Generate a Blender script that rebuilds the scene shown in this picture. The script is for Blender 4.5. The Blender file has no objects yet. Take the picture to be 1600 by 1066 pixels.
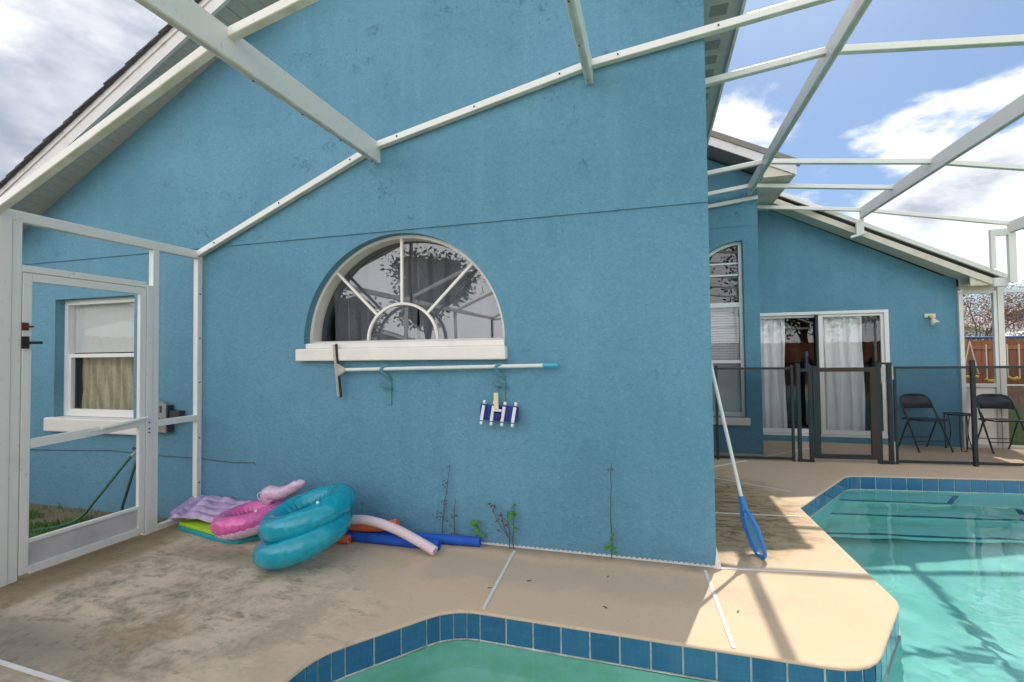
import bpy, math, random
from mathutils import Vector, Matrix
from mathutils.geometry import tessellate_polygon
R = math.radians
SC = bpy.context.scene
COL = SC.collection
random.seed(7)

# ------------------------------------------------------------------ camera
cam_d = bpy.data.cameras.new('camera'); cam = bpy.data.objects.new('camera', cam_d); COL.objects.link(cam)
r = Vector((0.96045657, 0.27816803, -0.01207175)); u = Vector((0.01916635, -0.02279936, 0.99955632)); f = Vector((-0.27776938, 0.96026181, 0.02722926))
cam.matrix_world = Matrix(((r.x, u.x, -f.x, 0), (r.y, u.y, -f.y, 0), (r.z, u.z, -f.z, 1.42), (0, 0, 0, 1)))
cam_d.sensor_width = 36; cam_d.lens = 759.4 / 1600 * 36; cam_d.clip_start = .02; cam_d.clip_end = 2000
SC.camera = cam

# ------------------------------------------------------------------ sun, sky, exposure
SKY_OFF = (7.3, 4.2, 1)
SUN_EL, SUN_ROT = R(51.5), R(14.8)
sd = Vector((math.cos(SUN_EL) * math.sin(SUN_ROT), math.cos(SUN_EL) * math.cos(SUN_ROT), math.sin(SUN_EL)))
sl = bpy.data.lights.new('sun', 'SUN'); sl.energy = 2.0; sl.angle = R(.55); sl.color = (1, .93, .80)
so = bpy.data.objects.new('sun', sl); COL.objects.link(so); so.rotation_euler = sd.to_track_quat('Z', 'Y').to_euler()
so.location = (0, 0, 12)
SC.view_settings.view_transform = 'Standard'; SC.view_settings.look = 'None'; SC.view_settings.gamma = 1
SC.view_settings.exposure = 1.32
W = bpy.data.worlds.new('World'); SC.world = W; W.use_nodes = True
SC.render.engine = 'CYCLES'
SC.cycles.transparent_max_bounces = 24; SC.cycles.max_bounces = 8; SC.cycles.diffuse_bounces = 5
SC.cycles.use_denoising = True; SC.cycles.caustics_reflective = False; SC.cycles.caustics_refractive = True
SC.cycles.sample_clamp_indirect = 6


class N:
    """small node-tree helper"""
    def __init__(s, tree): s.t = tree; s.n = tree.nodes; s.l = tree.links
    def new(s, typ, **kw):
        n = s.n.new(typ)
        for k, v in kw.items():
            if k == 'i':
                for kk, vv in v.items():
                    sock = n.inputs[kk]
                    if isinstance(vv, bpy.types.NodeSocket): s.l.new(vv, sock)
                    else: sock.default_value = vv
            else: setattr(n, k, v)
        return n
    def math(s, op, a, b=None, c=None, clamp=False):
        n = s.n.new('ShaderNodeMath'); n.operation = op; n.use_clamp = clamp
        for i, v in enumerate((a, b, c)):
            if v is None: continue
            if isinstance(v, bpy.types.NodeSocket): s.l.new(v, n.inputs[i])
            else: n.inputs[i].default_value = v
        return n.outputs[0]
    def smooth(s, v, a, b):
        n = s.n.new('ShaderNodeMapRange'); n.interpolation_type = 'SMOOTHSTEP'
        s.l.new(v, n.inputs['Value']); n.inputs['From Min'].default_value = a; n.inputs['From Max'].default_value = b
        return n.outputs[0]
    def mix(s, f_, a, b, blend='MIX'):
        n = s.n.new('ShaderNodeMix'); n.data_type = 'RGBA'; n.blend_type = blend
        for sock, v in ((n.inputs[0], f_), (n.inputs[6], a), (n.inputs[7], b)):
            if isinstance(v, bpy.types.NodeSocket): s.l.new(v, sock)
            else: sock.default_value = v if not isinstance(v, tuple) else (*v[:3], 1)
        return n.outputs[2]
    def noise(s, vec, scale, detail=4, rough=.55, dist=0, out=0):
        n = s.new('ShaderNodeTexNoise', i={'Scale': scale, 'Detail': detail, 'Roughness': rough, 'Distortion': dist})
        if vec is not None: s.l.new(vec, n.inputs['Vector'])
        return n.outputs[out]
    def objco(s): return s.n.new('ShaderNodeTexCoord').outputs['Object']
    def ramp(s, v, stops):
        n = s.n.new('ShaderNodeValToRGB'); cr = n.color_ramp
        while len(cr.elements) < len(stops): cr.elements.new(.5)
        for e, (p, c) in zip(cr.elements, stops): e.position = p; e.color = (*c, 1) if len(c) == 3 else c
        s.l.new(v, n.inputs[0]); return n.outputs[0]
    def bump(s, h, strength=.3, dist=.01, normal=None):
        n = s.new('ShaderNodeBump', i={'Strength': strength, 'Distance': dist, 'Height': h})
        if normal is not None: s.l.new(normal, n.inputs['Normal'])
        return n.outputs[0]


def build_world():
    k = N(W.node_tree); k.n.clear()
    sky = k.new('ShaderNodeTexSky', sky_type='NISHITA', sun_disc=False, sun_elevation=SUN_EL, sun_rotation=SUN_ROT)
    sky.air_density = 1.0; sky.dust_density = 1.0; sky.ozone_density = 2.0
    d = k.n.new('ShaderNodeTexCoord').outputs['Generated']
    sp = k.new('ShaderNodeSeparateXYZ', i={0: d}); x, y, z = sp.outputs
    zz = k.math('ADD', k.math('MAXIMUM', z, -.05), .45)
    cv = k.new('ShaderNodeCombineXYZ', i={0: k.math('DIVIDE', x, zz), 1: k.math('DIVIDE', y, zz), 2: k.math('MULTIPLY', z, 1.6)}).outputs[0]
    sv = k.new('ShaderNodeMapping', i={'Vector': cv, 'Location': SKY_OFF}).outputs[0]
    n1 = k.noise(sv, 2.1, 12, .58, .15)
    n2 = k.noise(sv, .9, 4, .5)
    # cloud deck closing in towards the west and north, cumulus low in the east, open blue above
    west = k.math('MULTIPLY', k.smooth(x, .15, -.40), .27)
    back = k.math('MULTIPLY', k.smooth(y, .15, -.35), .30)
    low = k.math('MULTIPLY', k.smooth(z, .47, .32), .155)
    bias = k.math('ADD', k.math('MAXIMUM', west, back), low)
    v = k.math('ADD', k.math('ADD', n1, k.math('MULTIPLY', k.math('SUBTRACT', n2, .5), .5)), bias)
    a = k.smooth(v, .585, .665)
    n3 = k.noise(sv, 2.6, 7, .55, .2)
    shade = k.math('MULTIPLY', k.smooth(v, .66, .86), k.smooth(n3, .25, .62))
    # clouds opposite the sun, mostly unseen, brightened beyond natural to lift the shade
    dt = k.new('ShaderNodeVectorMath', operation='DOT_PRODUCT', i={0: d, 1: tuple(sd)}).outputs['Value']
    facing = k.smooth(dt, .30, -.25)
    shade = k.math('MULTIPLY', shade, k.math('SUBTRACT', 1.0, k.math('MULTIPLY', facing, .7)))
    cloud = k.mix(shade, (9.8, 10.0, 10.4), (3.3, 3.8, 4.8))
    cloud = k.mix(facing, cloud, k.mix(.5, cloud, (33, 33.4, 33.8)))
    skyb = k.mix(1.0, sky.outputs[0], (.66, .80, .92), 'MULTIPLY')
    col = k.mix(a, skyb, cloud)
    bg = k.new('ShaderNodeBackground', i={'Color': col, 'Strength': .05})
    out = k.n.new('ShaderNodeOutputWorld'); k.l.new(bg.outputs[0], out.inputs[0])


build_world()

# ------------------------------------------------------------------ materials
MATS = {}


def mat(name):
    m = bpy.data.materials.new(name); m.use_nodes = True; m.node_tree.nodes.clear(); MATS[name] = m
    return m, N(m.node_tree)


def fin(k, shader):
    o = k.n.new('ShaderNodeOutputMaterial'); k.l.new(shader, o.inputs[0])


def pbr(k, col, rough=.5, normal=None, **kw):
    p = k.n.new('ShaderNodeBsdfPrincipled')
    d = {'Base Color': col, 'Roughness': rough}; d.update(kw)
    if normal is not None: d['Normal'] = normal
    for kk, v in d.items():
        sock = p.inputs[kk]
        if isinstance(v, bpy.types.NodeSocket): k.l.new(v, sock)
        elif isinstance(v, tuple): sock.default_value = (*v[:3], 1)
        else: sock.default_value = v
    return p.outputs[0]


def simple(name, col, rough=.5, var=.12, scale=9, bump=.0, bscale=60, bdist=.002, **kw):
    m, k = mat(name); co = k.objco()
    n = k.noise(co, scale, 4, .6)
    c2 = tuple(c * (1 - var) for c in col); c1 = tuple(min(1, c * (1 + var)) for c in col)
    c = k.ramp(n, [(.3, c2), (.7, c1)])
    nr = None
    if bump: nr = k.bump(k.noise(co, bscale, 3, .6), bump, bdist)
    fin(k, pbr(k, c, rough, nr, **kw)); return m


def build_mats():
    # --- blue stucco, knock-down finish
    m, k = mat('stucco'); co = k.objco()
    big = k.noise(co, .8, 6, .62)
    mid = k.noise(co, 3.2, 5, .6)
    base = k.ramp(big, [(.25, (.096, .252, .362)), (.5, (.116, .292, .412)), (.75, (.140, .332, .462))])
    base = k.mix(k.math('MULTIPLY', k.smooth(mid, .52, .72), .15), base, (.140, .315, .435))
    fine = k.noise(co, 95, 5, .72)
    med = k.noise(co, 22, 5, .62, .6)
    flat = k.smooth(med, .40, .56)
    grain = k.math('ADD', k.math('MULTIPLY', fine, .6), k.math('MULTIPLY', k.noise(co, 34, 4, .7), .4))
    base = k.mix(k.math('MULTIPLY', k.smooth(grain, .50, .36), .55), base, (.075, .215, .315))
    base = k.mix(k.math('MULTIPLY', k.smooth(grain, .52, .66), .40), base, (.22, .46, .60))
    # trowel tears: pits where two noises cross, their shade and dirt painted dark
    tear = k.noise(co, 17, 5, .62, .7)
    patch = k.smooth(k.noise(co, 1.1, 3, .5), .35, .75)
    zz = k.new('ShaderNodeSeparateXYZ', i={0: co}).outputs[2]
    patch = k.math('MULTIPLY', patch, k.math('ADD', .45, k.math('MULTIPLY', k.smooth(zz, 1.6, 3.2), .9)))
    gate = k.smooth(k.noise(co, 6.5, 3, .55), .56, .64)
    pit = k.math('MULTIPLY', k.math('MULTIPLY', k.smooth(k.math('ABSOLUTE', k.math('SUBTRACT', tear, .47)), .013, .003), gate), patch)
    pit2 = k.math('MULTIPLY', k.smooth(k.noise(co, 48, 2, .5, .3), .685, .73), patch)
    pits = k.math('MAXIMUM', pit, pit2)
    base = k.mix(k.math('MULTIPLY', pits, .55), base, (.035, .085, .125))
    run = k.noise(k.new('ShaderNodeMapping', i={'Vector': co, 'Scale': (5, 5, .35)}).outputs[0], 1.2, 6, .62)
    base = k.mix(k.math('MULTIPLY', k.smooth(run, .52, .75), .22), base, (.20, .40, .50))
    base = k.mix(k.math('MULTIPLY', k.smooth(run, .46, .26), .26), base, (.09, .24, .33))
    sepz = k.new('ShaderNodeSeparateXYZ', i={0: co}).outputs[2]
    grime = k.math('MULTIPLY', k.smooth(k.math('ADD', sepz, k.math('MULTIPLY', mid, .5)), .42, .14), .35)
    base = k.mix(grime, base, (.11, .24, .31))
    h = k.math('ADD', k.math('MULTIPLY', flat, .35), k.math('MULTIPLY', fine, .75))
    h = k.math('SUBTRACT', h, k.math('MULTIPLY', pits, .8))
    fin(k, pbr(k, base, .72, k.bump(h, .85, .007), **{'Specular IOR Level': .35}))
    # --- white aluminium with algae and grime
    m, k = mat('white_metal'); co = k.objco()
    n = k.noise(co, 4.5, 6, .65); n2 = k.noise(co, 26, 4, .6)
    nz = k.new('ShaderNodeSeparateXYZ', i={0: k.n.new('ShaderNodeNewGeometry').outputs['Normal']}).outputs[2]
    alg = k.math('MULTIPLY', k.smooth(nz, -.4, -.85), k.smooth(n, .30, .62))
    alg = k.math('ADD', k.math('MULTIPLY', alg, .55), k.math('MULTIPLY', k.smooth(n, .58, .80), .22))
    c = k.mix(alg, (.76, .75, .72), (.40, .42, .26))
    c = k.mix(k.math('MULTIPLY', k.smooth(n2, .62, .74), .35), c, (.25, .24, .17))
    fin(k, pbr(k, c, .38, k.bump(n2, .05, .002)))
    m, k = mat('bronze_side'); co = k.objco()
    n = k.noise(co, 5, 5, .6)
    fin(k, pbr(k, k.ramp(n, [(.3, (.42, .44, .44)), (.7, (.55, .56, .55))]), .42))
    simple('trim_white', (.80, .77, .72), .45, .05, 5, .08, 40)
    simple('vinyl_white', (.82, .82, .80), .3, .03, 6)
    m, k = mat('cream'); co = k.objco()
    n = k.noise(co, 3, 6, .65)
    fin(k, pbr(k, k.ramp(n, [(.3, (.58, .52, .40)), (.55, (.70, .65, .54)), (.8, (.76, .72, .64))]), .5))
    m, k = mat('rake_white'); co = k.objco()
    n = k.noise(co, 6, 6, .7)
    fin(k, pbr(k, k.ramp(n, [(.25, (.50, .40, .36)), (.42, (.70, .66, .66)), (.8, (.78, .76, .77))]), .5))
    m, k = mat('soffit'); co = k.objco()
    n = k.noise(co, 8, 5, .6)
    fin(k, pbr(k, k.ramp(n, [(.3, (.42, .41, .38)), (.7, (.56, .55, .51))]), .55))
    m, k = mat('shingle'); co = k.objco()
    n = k.noise(co, 120, 2, .5); n2 = k.noise(co, 5, 4, .6)
    c = k.ramp(n, [(.3, (.035, .036, .05)), (.7, (.12, .11, .12))])
    c = k.mix(k.math('MULTIPLY', n2, .4), c, (.10, .09, .09))
    fin(k, pbr(k, c, .9, k.bump(n, .4, .003)))
    m, k = mat('shingle_brown'); co = k.objco()
    n = k.noise(co, 90, 2, .5); n2 = k.noise(co, 5, 4, .6)
    c = k.ramp(n, [(.3, (.17, .15, .13)), (.7, (.33, .29, .25))])
    fin(k, pbr(k, k.mix(k.math('MULTIPLY', n2, .4), c, (.22, .21, .21)), .9, k.bump(n, .4, .003)))
    # --- deck: tan cool-deck with mildew
    m, k = mat('deck'); co = k.objco()
    sp = k.new('ShaderNodeSeparateXYZ', i={0: co}); x, y, z = sp.outputs
    def spot(cx, cy, rx, ry, soft=.8):
        dx = k.math('DIVIDE', k.math('SUBTRACT', x, cx), rx); dy = k.math('DIVIDE', k.math('SUBTRACT', y, cy), ry)
        d2 = k.math('SQRT', k.math('ADD', k.math('MULTIPLY', dx, dx), k.math('MULTIPLY', dy, dy)))
        return d2
    nb = k.noise(co, .9, 5, .6, .4); nm = k.noise(co, 3.4, 8, .70, .2); nf = k.noise(co, 55, 4, .7); ns = k.noise(co, 260, 2, .5)
    c = k.ramp(nb, [(.3, (.62, .46, .315)), (.5, (.67, .50, .345)), (.7, (.69, .48, .315))])
    c = k.mix(k.math('MULTIPLY', k.smooth(nm, .45, .7), .35), c, (.58, .475, .36))
    # grey mildew, strongest on the left slab
    wleft = k.smooth(k.math('ADD', spot(-3.0, 2.2, 1.55, 1.25), k.math('MULTIPLY', k.math('SUBTRACT', nm, .5), 1.1)), 1.25, .55)
    g = k.math('MULTIPLY', wleft, k.smooth(k.math('ADD', nm, k.math('MULTIPLY', nb, .5)), .66, .90))
    streak = k.noise(k.new('ShaderNodeMapping', i={'Vector': co, 'Scale': (2.6, 5.5, 1), 'Rotation': (0, 0, .25)}).outputs[0], 1.9, 9, .74, .15)
    g2 = k.math('MULTIPLY', wleft, k.smooth(streak, .47, .66))
    c = k.mix(k.math('MULTIPLY', wleft, .45), c, (.63, .555, .44))
    grit = k.smooth(k.noise(co, 24, 6, .75), .40, .62)
    c = k.mix(k.math('MULTIPLY', k.math('MULTIPLY', k.math('MAXIMUM', g, g2), .85), k.math('ADD', .62, k.math('MULTIPLY', grit, .32))), c, (.125, .118, .09))
    c = k.mix(k.math('MULTIPLY', wleft, k.math('MULTIPLY', k.smooth(k.noise(co, 1.7, 6, .65), .54, .68), .40)), c, (.50, .33, .16))
    # dark soil along the foot of the screen wall and near the floats
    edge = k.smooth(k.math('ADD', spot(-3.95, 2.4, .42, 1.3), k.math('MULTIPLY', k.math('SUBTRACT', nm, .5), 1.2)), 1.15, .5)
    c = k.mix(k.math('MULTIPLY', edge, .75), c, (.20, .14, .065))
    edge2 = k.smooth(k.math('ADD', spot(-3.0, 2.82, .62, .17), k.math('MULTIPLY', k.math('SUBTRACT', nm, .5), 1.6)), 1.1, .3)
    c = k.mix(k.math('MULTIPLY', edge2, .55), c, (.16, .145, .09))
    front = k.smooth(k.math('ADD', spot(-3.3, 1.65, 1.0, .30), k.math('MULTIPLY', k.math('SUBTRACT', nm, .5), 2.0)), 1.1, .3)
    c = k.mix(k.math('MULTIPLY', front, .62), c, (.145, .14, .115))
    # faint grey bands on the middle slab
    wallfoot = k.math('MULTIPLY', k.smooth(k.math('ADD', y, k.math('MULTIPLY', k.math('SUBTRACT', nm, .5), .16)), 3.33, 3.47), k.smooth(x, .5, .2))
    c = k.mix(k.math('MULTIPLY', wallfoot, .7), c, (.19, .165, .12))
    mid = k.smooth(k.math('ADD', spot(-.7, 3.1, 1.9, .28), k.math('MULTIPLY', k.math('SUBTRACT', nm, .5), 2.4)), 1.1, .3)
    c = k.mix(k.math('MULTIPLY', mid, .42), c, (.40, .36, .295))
    # yellow-brown mould in the shady passage behind the wall corner
    back = k.smooth(k.math('ADD', spot(.55, 4.9, .75, 1.35), k.math('MULTIPLY', k.math('SUBTRACT', nm, .5), 1.0)), 1.2, .45)
    nback = k.noise(k.new('ShaderNodeMapping', i={'Vector': co, 'Scale': (4, 9, 1)}).outputs[0], 1.5, 8, .72, .8)
    c = k.mix(k.math('MULTIPLY', back, .65), c, (.36, .26, .12))
    c = k.mix(k.math('MULTIPLY', back, k.math('MULTIPLY', k.smooth(nback, .44, .62), .8)), c, (.115, .085, .035))
    c = k.mix(k.math('MULTIPLY', k.smooth(nf, .58, .72), .42), c, (.20, .16, .11))
    c = k.mix(k.math('MULTIPLY', k.smooth(ns, .60, .70), .42), c, (.22, .17, .12))
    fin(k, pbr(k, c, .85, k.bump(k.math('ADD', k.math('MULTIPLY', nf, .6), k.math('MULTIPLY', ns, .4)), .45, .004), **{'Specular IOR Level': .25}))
    # --- pool
    m, k = mat('tile_blue'); co = k.objco()
    oi = k.n.new('ShaderNodeObjectInfo').outputs['Random']
    n = k.noise(co, 9, 5, .65, .8)
    c = k.ramp(k.math('ADD', k.math('MULTIPLY', n, .7), k.math('MULTIPLY', oi, .3)), [(.2, (.014, .098, .225)), (.5, (.022, .135, .285)), (.8, (.036, .170, .325))])
    st = k.noise(k.new('ShaderNodeMapping', i={'Vector': k.n.new('ShaderNodeNewGeometry').outputs['Position'], 'Scale': (3, 3, 22)}).outputs[0], 2.2, 6, .7, .5)
    c = k.mix(k.math('MULTIPLY', k.smooth(st, .46, .74), .38), c, (.07, .22, .33))
    sc = k.smooth(k.noise(co, 34, 4, .7), .60, .78)
    c = k.mix(k.math('MULTIPLY', sc, .30), c, (.18, .34, .40))
    fin(k, pbr(k, c, .14, k.bump(k.noise(co, 14, 3, .6), .10, .004), **{'Coat Weight': .4, 'Coat Roughness': .08}))
    simple('scale', (.66, .65, .56), .9, .3, 18, .4, 60, .004)
    simple('grout', (.66, .74, .64), .85, .25, 30, .3, 90)
    m, k = mat('plaster'); co = k.objco()
    n = k.noise(co, 1.3, 6, .62, .5); n2 = k.noise(co, 9, 5, .65)
    c = k.ramp(n, [(.25, (.30, .68, .63)), (.5, (.38, .76, .72)), (.75, (.46, .81, .78))])
    c = k.mix(k.math('MULTIPLY', k.smooth(n2, .5, .75), .25), c, (.26, .64, .48))
    px = k.new('ShaderNodeSeparateXYZ', i={0: co}).outputs[0]
    algae_light = k.math('MULTIPLY', k.smooth(k.math('ADD', px, k.math('MULTIPLY', n, .8)), 1.6, .7), .75)  # algae stain, with wall reflection and lighter tone for the shaded end painted in
    c = k.mix(algae_light, c, k.mix(k.smooth(k.noise(co, 3.5, 6, .65), .38, .62), (.60, .92, .78), (.40, .80, .52)))
    fin(k, pbr(k, c, .8))
    m, k = mat('water'); co = k.objco()
    sp = k.new('ShaderNodeSeparateXYZ', i={0: co}); x, y = sp.outputs[0], sp.outputs[1]
    w1 = k.noise(co, 2.4, 3, .5, .5); w2 = k.noise(co, 9, 3, .55, .4)
    def dist(cx, cy):
        dx = k.math('SUBTRACT', x, cx); dy = k.math('SUBTRACT', y, cy)
        return k.math('SQRT', k.math('ADD', k.math('MULTIPLY', dx, dx), k.math('MULTIPLY', dy, dy)))
    rings = None
    for cx, cy, rr in ((1.62, 2.72, .75), (2.1, 3.35, .55), (2.45, 2.75, .6), (1.95, 2.95, .35), (2.6, 3.7, .6)):
        dd = dist(cx, cy)
        w = k.math('MULTIPLY', k.math('SINE', k.math('MULTIPLY', dd, 95)), k.smooth(dd, rr, .04))
        rings = w if rings is None else k.math('ADD', rings, w)
    chop = k.math('MULTIPLY', k.noise(co, 26, 3, .6, 1.0), k.smooth(dist(1.95, 2.9), 1.5, .2))
    h = k.math('ADD', k.math('ADD', k.math('MULTIPLY', w1, 1.0), k.math('MULTIPLY', w2, .22)), k.math('ADD', k.math('MULTIPLY', rings, .03), k.math('MULTIPLY', chop, .34)))
    nr = k.bump(h, .8, .03)
    g = k.new('ShaderNodeBsdfGlass', i={'Color': (.84, .985, .98, 1), 'Roughness': 0.0, 'IOR': 1.33}).outputs[0]
    fin(k, g)
    # --- glass
    def glass(name, tint, ior, rough=.0):
        m, k = mat(name); co = k.objco()
        nr = k.bump(k.noise(co, 1.5, 2, .5), .03, .02)
        gl = k.new('ShaderNodeBsdfGlossy', i={'Color': (1, 1, 1, 1), 'Roughness': rough, 'Normal': nr}).outputs[0]
        tr = k.new('ShaderNodeBsdfTransparent', i={'Color': (*tint, 1)}).outputs[0]
        f0 = ((ior - 1) / (ior + 1)) ** 2
        fc = k.new('ShaderNodeLayerWeight', i={'Blend': .5, 'Normal': nr}).outputs['Facing']
        fr = k.math('ADD', f0, k.math('MULTIPLY', 1 - f0, k.math('POWER', fc, 5.0)))
        fin(k, k.new('ShaderNodeMixShader', i={0: fr, 1: tr, 2: gl}).outputs[0])
    glass('glass', (.93, .95, .95), 1.75)
    glass('glass_arch', (.90, .92, .95), 2.1)
    glass('glass_mirror', (.92, .94, .94), 2.3)
    # --- meshes (screens): fine woven cloth seen as partial cover
    def mesh(name, col, cover):
        m, k = mat(name)
        tr = k.new('ShaderNodeBsdfTransparent', i={'Color': (1, 1, 1, 1)}).outputs[0]
        df = k.new('ShaderNodeBsdfDiffuse', i={'Color': (*col, 1), 'Roughness': 1}).outputs[0]
        fin(k, k.new('ShaderNodeMixShader', i={0: cover, 1: tr, 2: df}).outputs[0])
    mesh('insect_screen', (.20, .21, .22), .07)
    mesh('insect_screen_low', (.35, .40, .34), .30)
    mesh('fence_mesh', (.02, .025, .03), .38)
    mesh('net_mesh', (.10, .42, .72), .78)
    # --- cloth and plastics
    m, k = mat('curtain'); co = k.objco()
    n = k.noise(co, 40, 2, .5)
    c = k.ramp(n, [(.3, (.88, .88, .89)), (.7, (.93, .93, .94))])
    df = k.new('ShaderNodeBsdfDiffuse', i={'Color': c}).outputs[0]
    tl = k.new('ShaderNodeBsdfTranslucent', i={'Color': c}).outputs[0]
    fin(k, k.new('ShaderNodeMixShader', i={0: .06, 1: df, 2: tl}).outputs[0])
    m, k = mat('sheer')
    df = k.new('ShaderNodeBsdfDiffuse', i={'Color': (.84, .83, .93, 1)}).outputs[0]
    tr = k.new('ShaderNodeBsdfTransparent', i={'Color': (1, 1, 1, 1)}).outputs[0]
    fin(k, k.new('ShaderNodeMixShader', i={0: .78, 1: df, 2: tr}).outputs[0])
    def vinyl(name, col, clear, dark=None):
        m, k = mat(name); co = k.objco()
        n = k.noise(co, 14, 4, .6, .8)
        wr = k.noise(k.new('ShaderNodeMapping', i={'Vector': co, 'Scale': (1, 1, 1)}).outputs[0], 20, 4, .6, 1.2)
        c = k.mix(k.smooth(n, .35, .7), tuple(v * .75 for v in col), col)
        nr = k.bump(wr, .55, .008)
        p = pbr(k, c, .08, nr, **{'Coat Weight': .7, 'Coat Roughness': .05})
        tr = k.new('ShaderNodeBsdfTransparent', i={'Color': (*[min(1, .25 + v) for v in col], 1)}).outputs[0]
        fin(k, k.new('ShaderNodeMixShader', i={0: clear, 1: p, 2: tr}).outputs[0])
    vinyl('vinyl_teal', (.003, .52, .68), .30)
    vinyl('vinyl_pink', (.94, .16, .52), .08)
    vinyl('vinyl_pale_pink', (.82, .58, .76), .06)
    vinyl('vinyl_lilac', (.62, .45, .72), .15)
    simple('foam_lime', (.38, .60, .02), .7, .15, 20, .2, 120)
    simple('foam_teal', (.01, .34, .40), .7, .12, 20, .2, 120)
    simple('foam_blue', (.010, .10, .52), .75, .15, 14, .3, 140)
    simple('foam_orange', (.78, .17, .05), .75, .12, 14, .3, 140)
    simple('foam_pale', (.78, .62, .66), .75, .08, 14, .3, 140)
    simple('foam_dark_hole', (.12, .05, .04), .9)
    simple('plastic_blue', (.006, .045, .34), .35, .1)
    simple('plastic_navy', (.008, .02, .20), .4, .15)
    simple('plastic_white', (.80, .80, .82), .35, .04)
    simple('plastic_sky', (.02, .20, .62), .3, .1)
    simple('plastic_cream', (.74, .66, .44), .45, .08)
    simple('plastic_grey', (.27, .27, .25), .6, .12, 14, .1)
    simple('plastic_dark', (.02, .03, .045), .5, .15)
    simple('black_metal', (.012, .022, .026), .38, .2)
    simple('brown_metal', (.035, .018, .014), .4, .2)
    simple('chair_metal', (.012, .017, .03), .33, .2)
    simple('rubber_black', (.015, .015, .015), .6)
    simple('steel', (.50, .47, .42), .35, .15, 20, Metallic=.6)
    simple('pole_white', (.70, .72, .70), .35, .06)
    simple('pole_end', (.04, .42, .55), .4)
    simple('hook_paint', (.10, .27, .33), .55, .1)
    simple('rust', (.10, .03, .015), .8, .4, 40)
    simple('hose_green', (.012, .105, .055), .4, .15, 30)
    simple('hose_green_dark', (.008, .06, .045), .4, .15, 30)
    simple('wire_grey', (.06, .09, .10), .6)
    simple('strip_white', (.72, .70, .68), .5, .08, 8)
    simple('lamp_white', (.75, .72, .60), .4, .05)
    simple('lamp_yellow', (.66, .48, .16), .5, .1)
    m, k = mat('panel_white'); co = k.objco()
    c = k.ramp(k.noise(co, 3, 4, .6), [(.3, (.80, .78, .75)), (.7, (.86, .84, .81))])
    fin(k, k.new('ShaderNodeMixShader', i={0: .6, 1: k.new('ShaderNodeBsdfDiffuse', i={'Color': c}).outputs[0], 2: k.new('ShaderNodeBsdfTranslucent', i={'Color': c}).outputs[0]}).outputs[0])
    m, k = mat('kick'); co = k.objco()
    n = k.noise(co, 5, 5, .65, .4)
    fin(k, pbr(k, k.ramp(n, [(.3, (.42, .40, .40)), (.6, (.56, .54, .55)), (.8, (.50, .46, .36))]), .55))
    simple('leaf_green', (.07, .25, .012), .5, .3, 30)
    simple('stem_dry', (.095, .062, .055), .8, .3, 30)
    simple('leaf_dry', (.085, .06, .045), .8, .35, 30)
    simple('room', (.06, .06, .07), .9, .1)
    simple('dark_strip', (.012, .013, .016), .6)
    # ground cover
    m, k = mat('lawn_soil'); co = k.objco()
    n = k.noise(co, 2.2, 6, .65); n2 = k.noise(co, 30, 4, .6)
    c = k.ramp(n, [(.3, (.05, .11, .018)), (.55, (.075, .135, .025)), (.8, (.13, .14, .05))])
    yy = k.new('ShaderNodeSeparateXYZ', i={0: co}).outputs[1]
    xx = k.new('ShaderNodeSeparateXYZ', i={0: co}).outputs[0]
    bare = k.math('MULTIPLY', k.math('MULTIPLY', k.smooth(k.math('ADD', yy, k.math('MULTIPLY', n, 1.4)), 3.2, 3.9), k.smooth(yy, 4.2, 3.6)), k.smooth(xx, -3.5, -4.0))
    c = k.mix(k.math('MULTIPLY', n2, .35), c, (.12, .11, .05))
    c = k.mix(bare, c, k.mix(n2, (.15, .105, .065), (.24, .18, .12)))
    fin(k, pbr(k, c, .95, k.bump(n2, .8, .02)))
    m, k = mat('blade'); co = k.objco()
    n = k.noise(co, 2.5, 4, .6)
    fin(k, pbr(k, k.ramp(n, [(.3, (.07, .16, .015)), (.6, (.12, .24, .03)), (.8, (.20, .22, .07))]), .6))
    m, k = mat('cedar'); co = k.objco()
    oi = k.n.new('ShaderNodeObjectInfo').outputs['Random']
    g = k.noise(k.new('ShaderNodeMapping', i={'Vector': co, 'Scale': (14, 14, 1.2)}).outputs[0], 1.5, 5, .65)
    c = k.ramp(k.math('ADD', k.math('MULTIPLY', g, .7), k.math('MULTIPLY', oi, .35)), [(.25, (.13, .038, .018)), (.55, (.24, .08, .035)), (.85, (.36, .15, .07))])
    fin(k, pbr(k, c, .85))
    simple('cedar_grey', (.27, .23, .17), .9, .3, 14)
    simple('cloth_beige', (.50, .44, .30), .9, .12, 30)
    for nm, cc in (('foliage', [(.3, (.045, .085, .022)), (.6, (.07, .12, .03)), (.85, (.11, .15, .045))]),
                   ('foliage_red', [(.3, (.20, .10, .085)), (.6, (.30, .16, .13)), (.85, (.28, .22, .12))])):
        m, k = mat(nm); co = k.objco(); n = k.noise(co, 1.6, 5, .65)
        c = k.ramp(n, cc)
        df = k.new('ShaderNodeBsdfDiffuse', i={'Color': c}).outputs[0]
        tl = k.new('ShaderNodeBsdfTranslucent', i={'Color': c}).outputs[0]
        fin(k, k.new('ShaderNodeMixShader', i={0: .3, 1: df, 2: tl}).outputs[0])
    simple('bark', (.10, .075, .055), .95, .3, 12, .5, 40, .01)
    simple('roof_grey', (.22, .225, .235), .8, .12, 20)
    simple('house_pale', (.55, .62, .64), .8, .06, 3)
    simple('house_blue', (.17, .30, .40), .8, .06, 3)
    simple('window_dark', (.04, .05, .06), .15)
    simple('swing_yellow', (.75, .42, .01), .4, .1)
    simple('swing_blue', (.03, .08, .26), .4, .1)
    simple('rope', (.66, .58, .50), .8, .1)
    simple('canvas', (.80, .79, .78), .8, .04)


build_mats()


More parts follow.
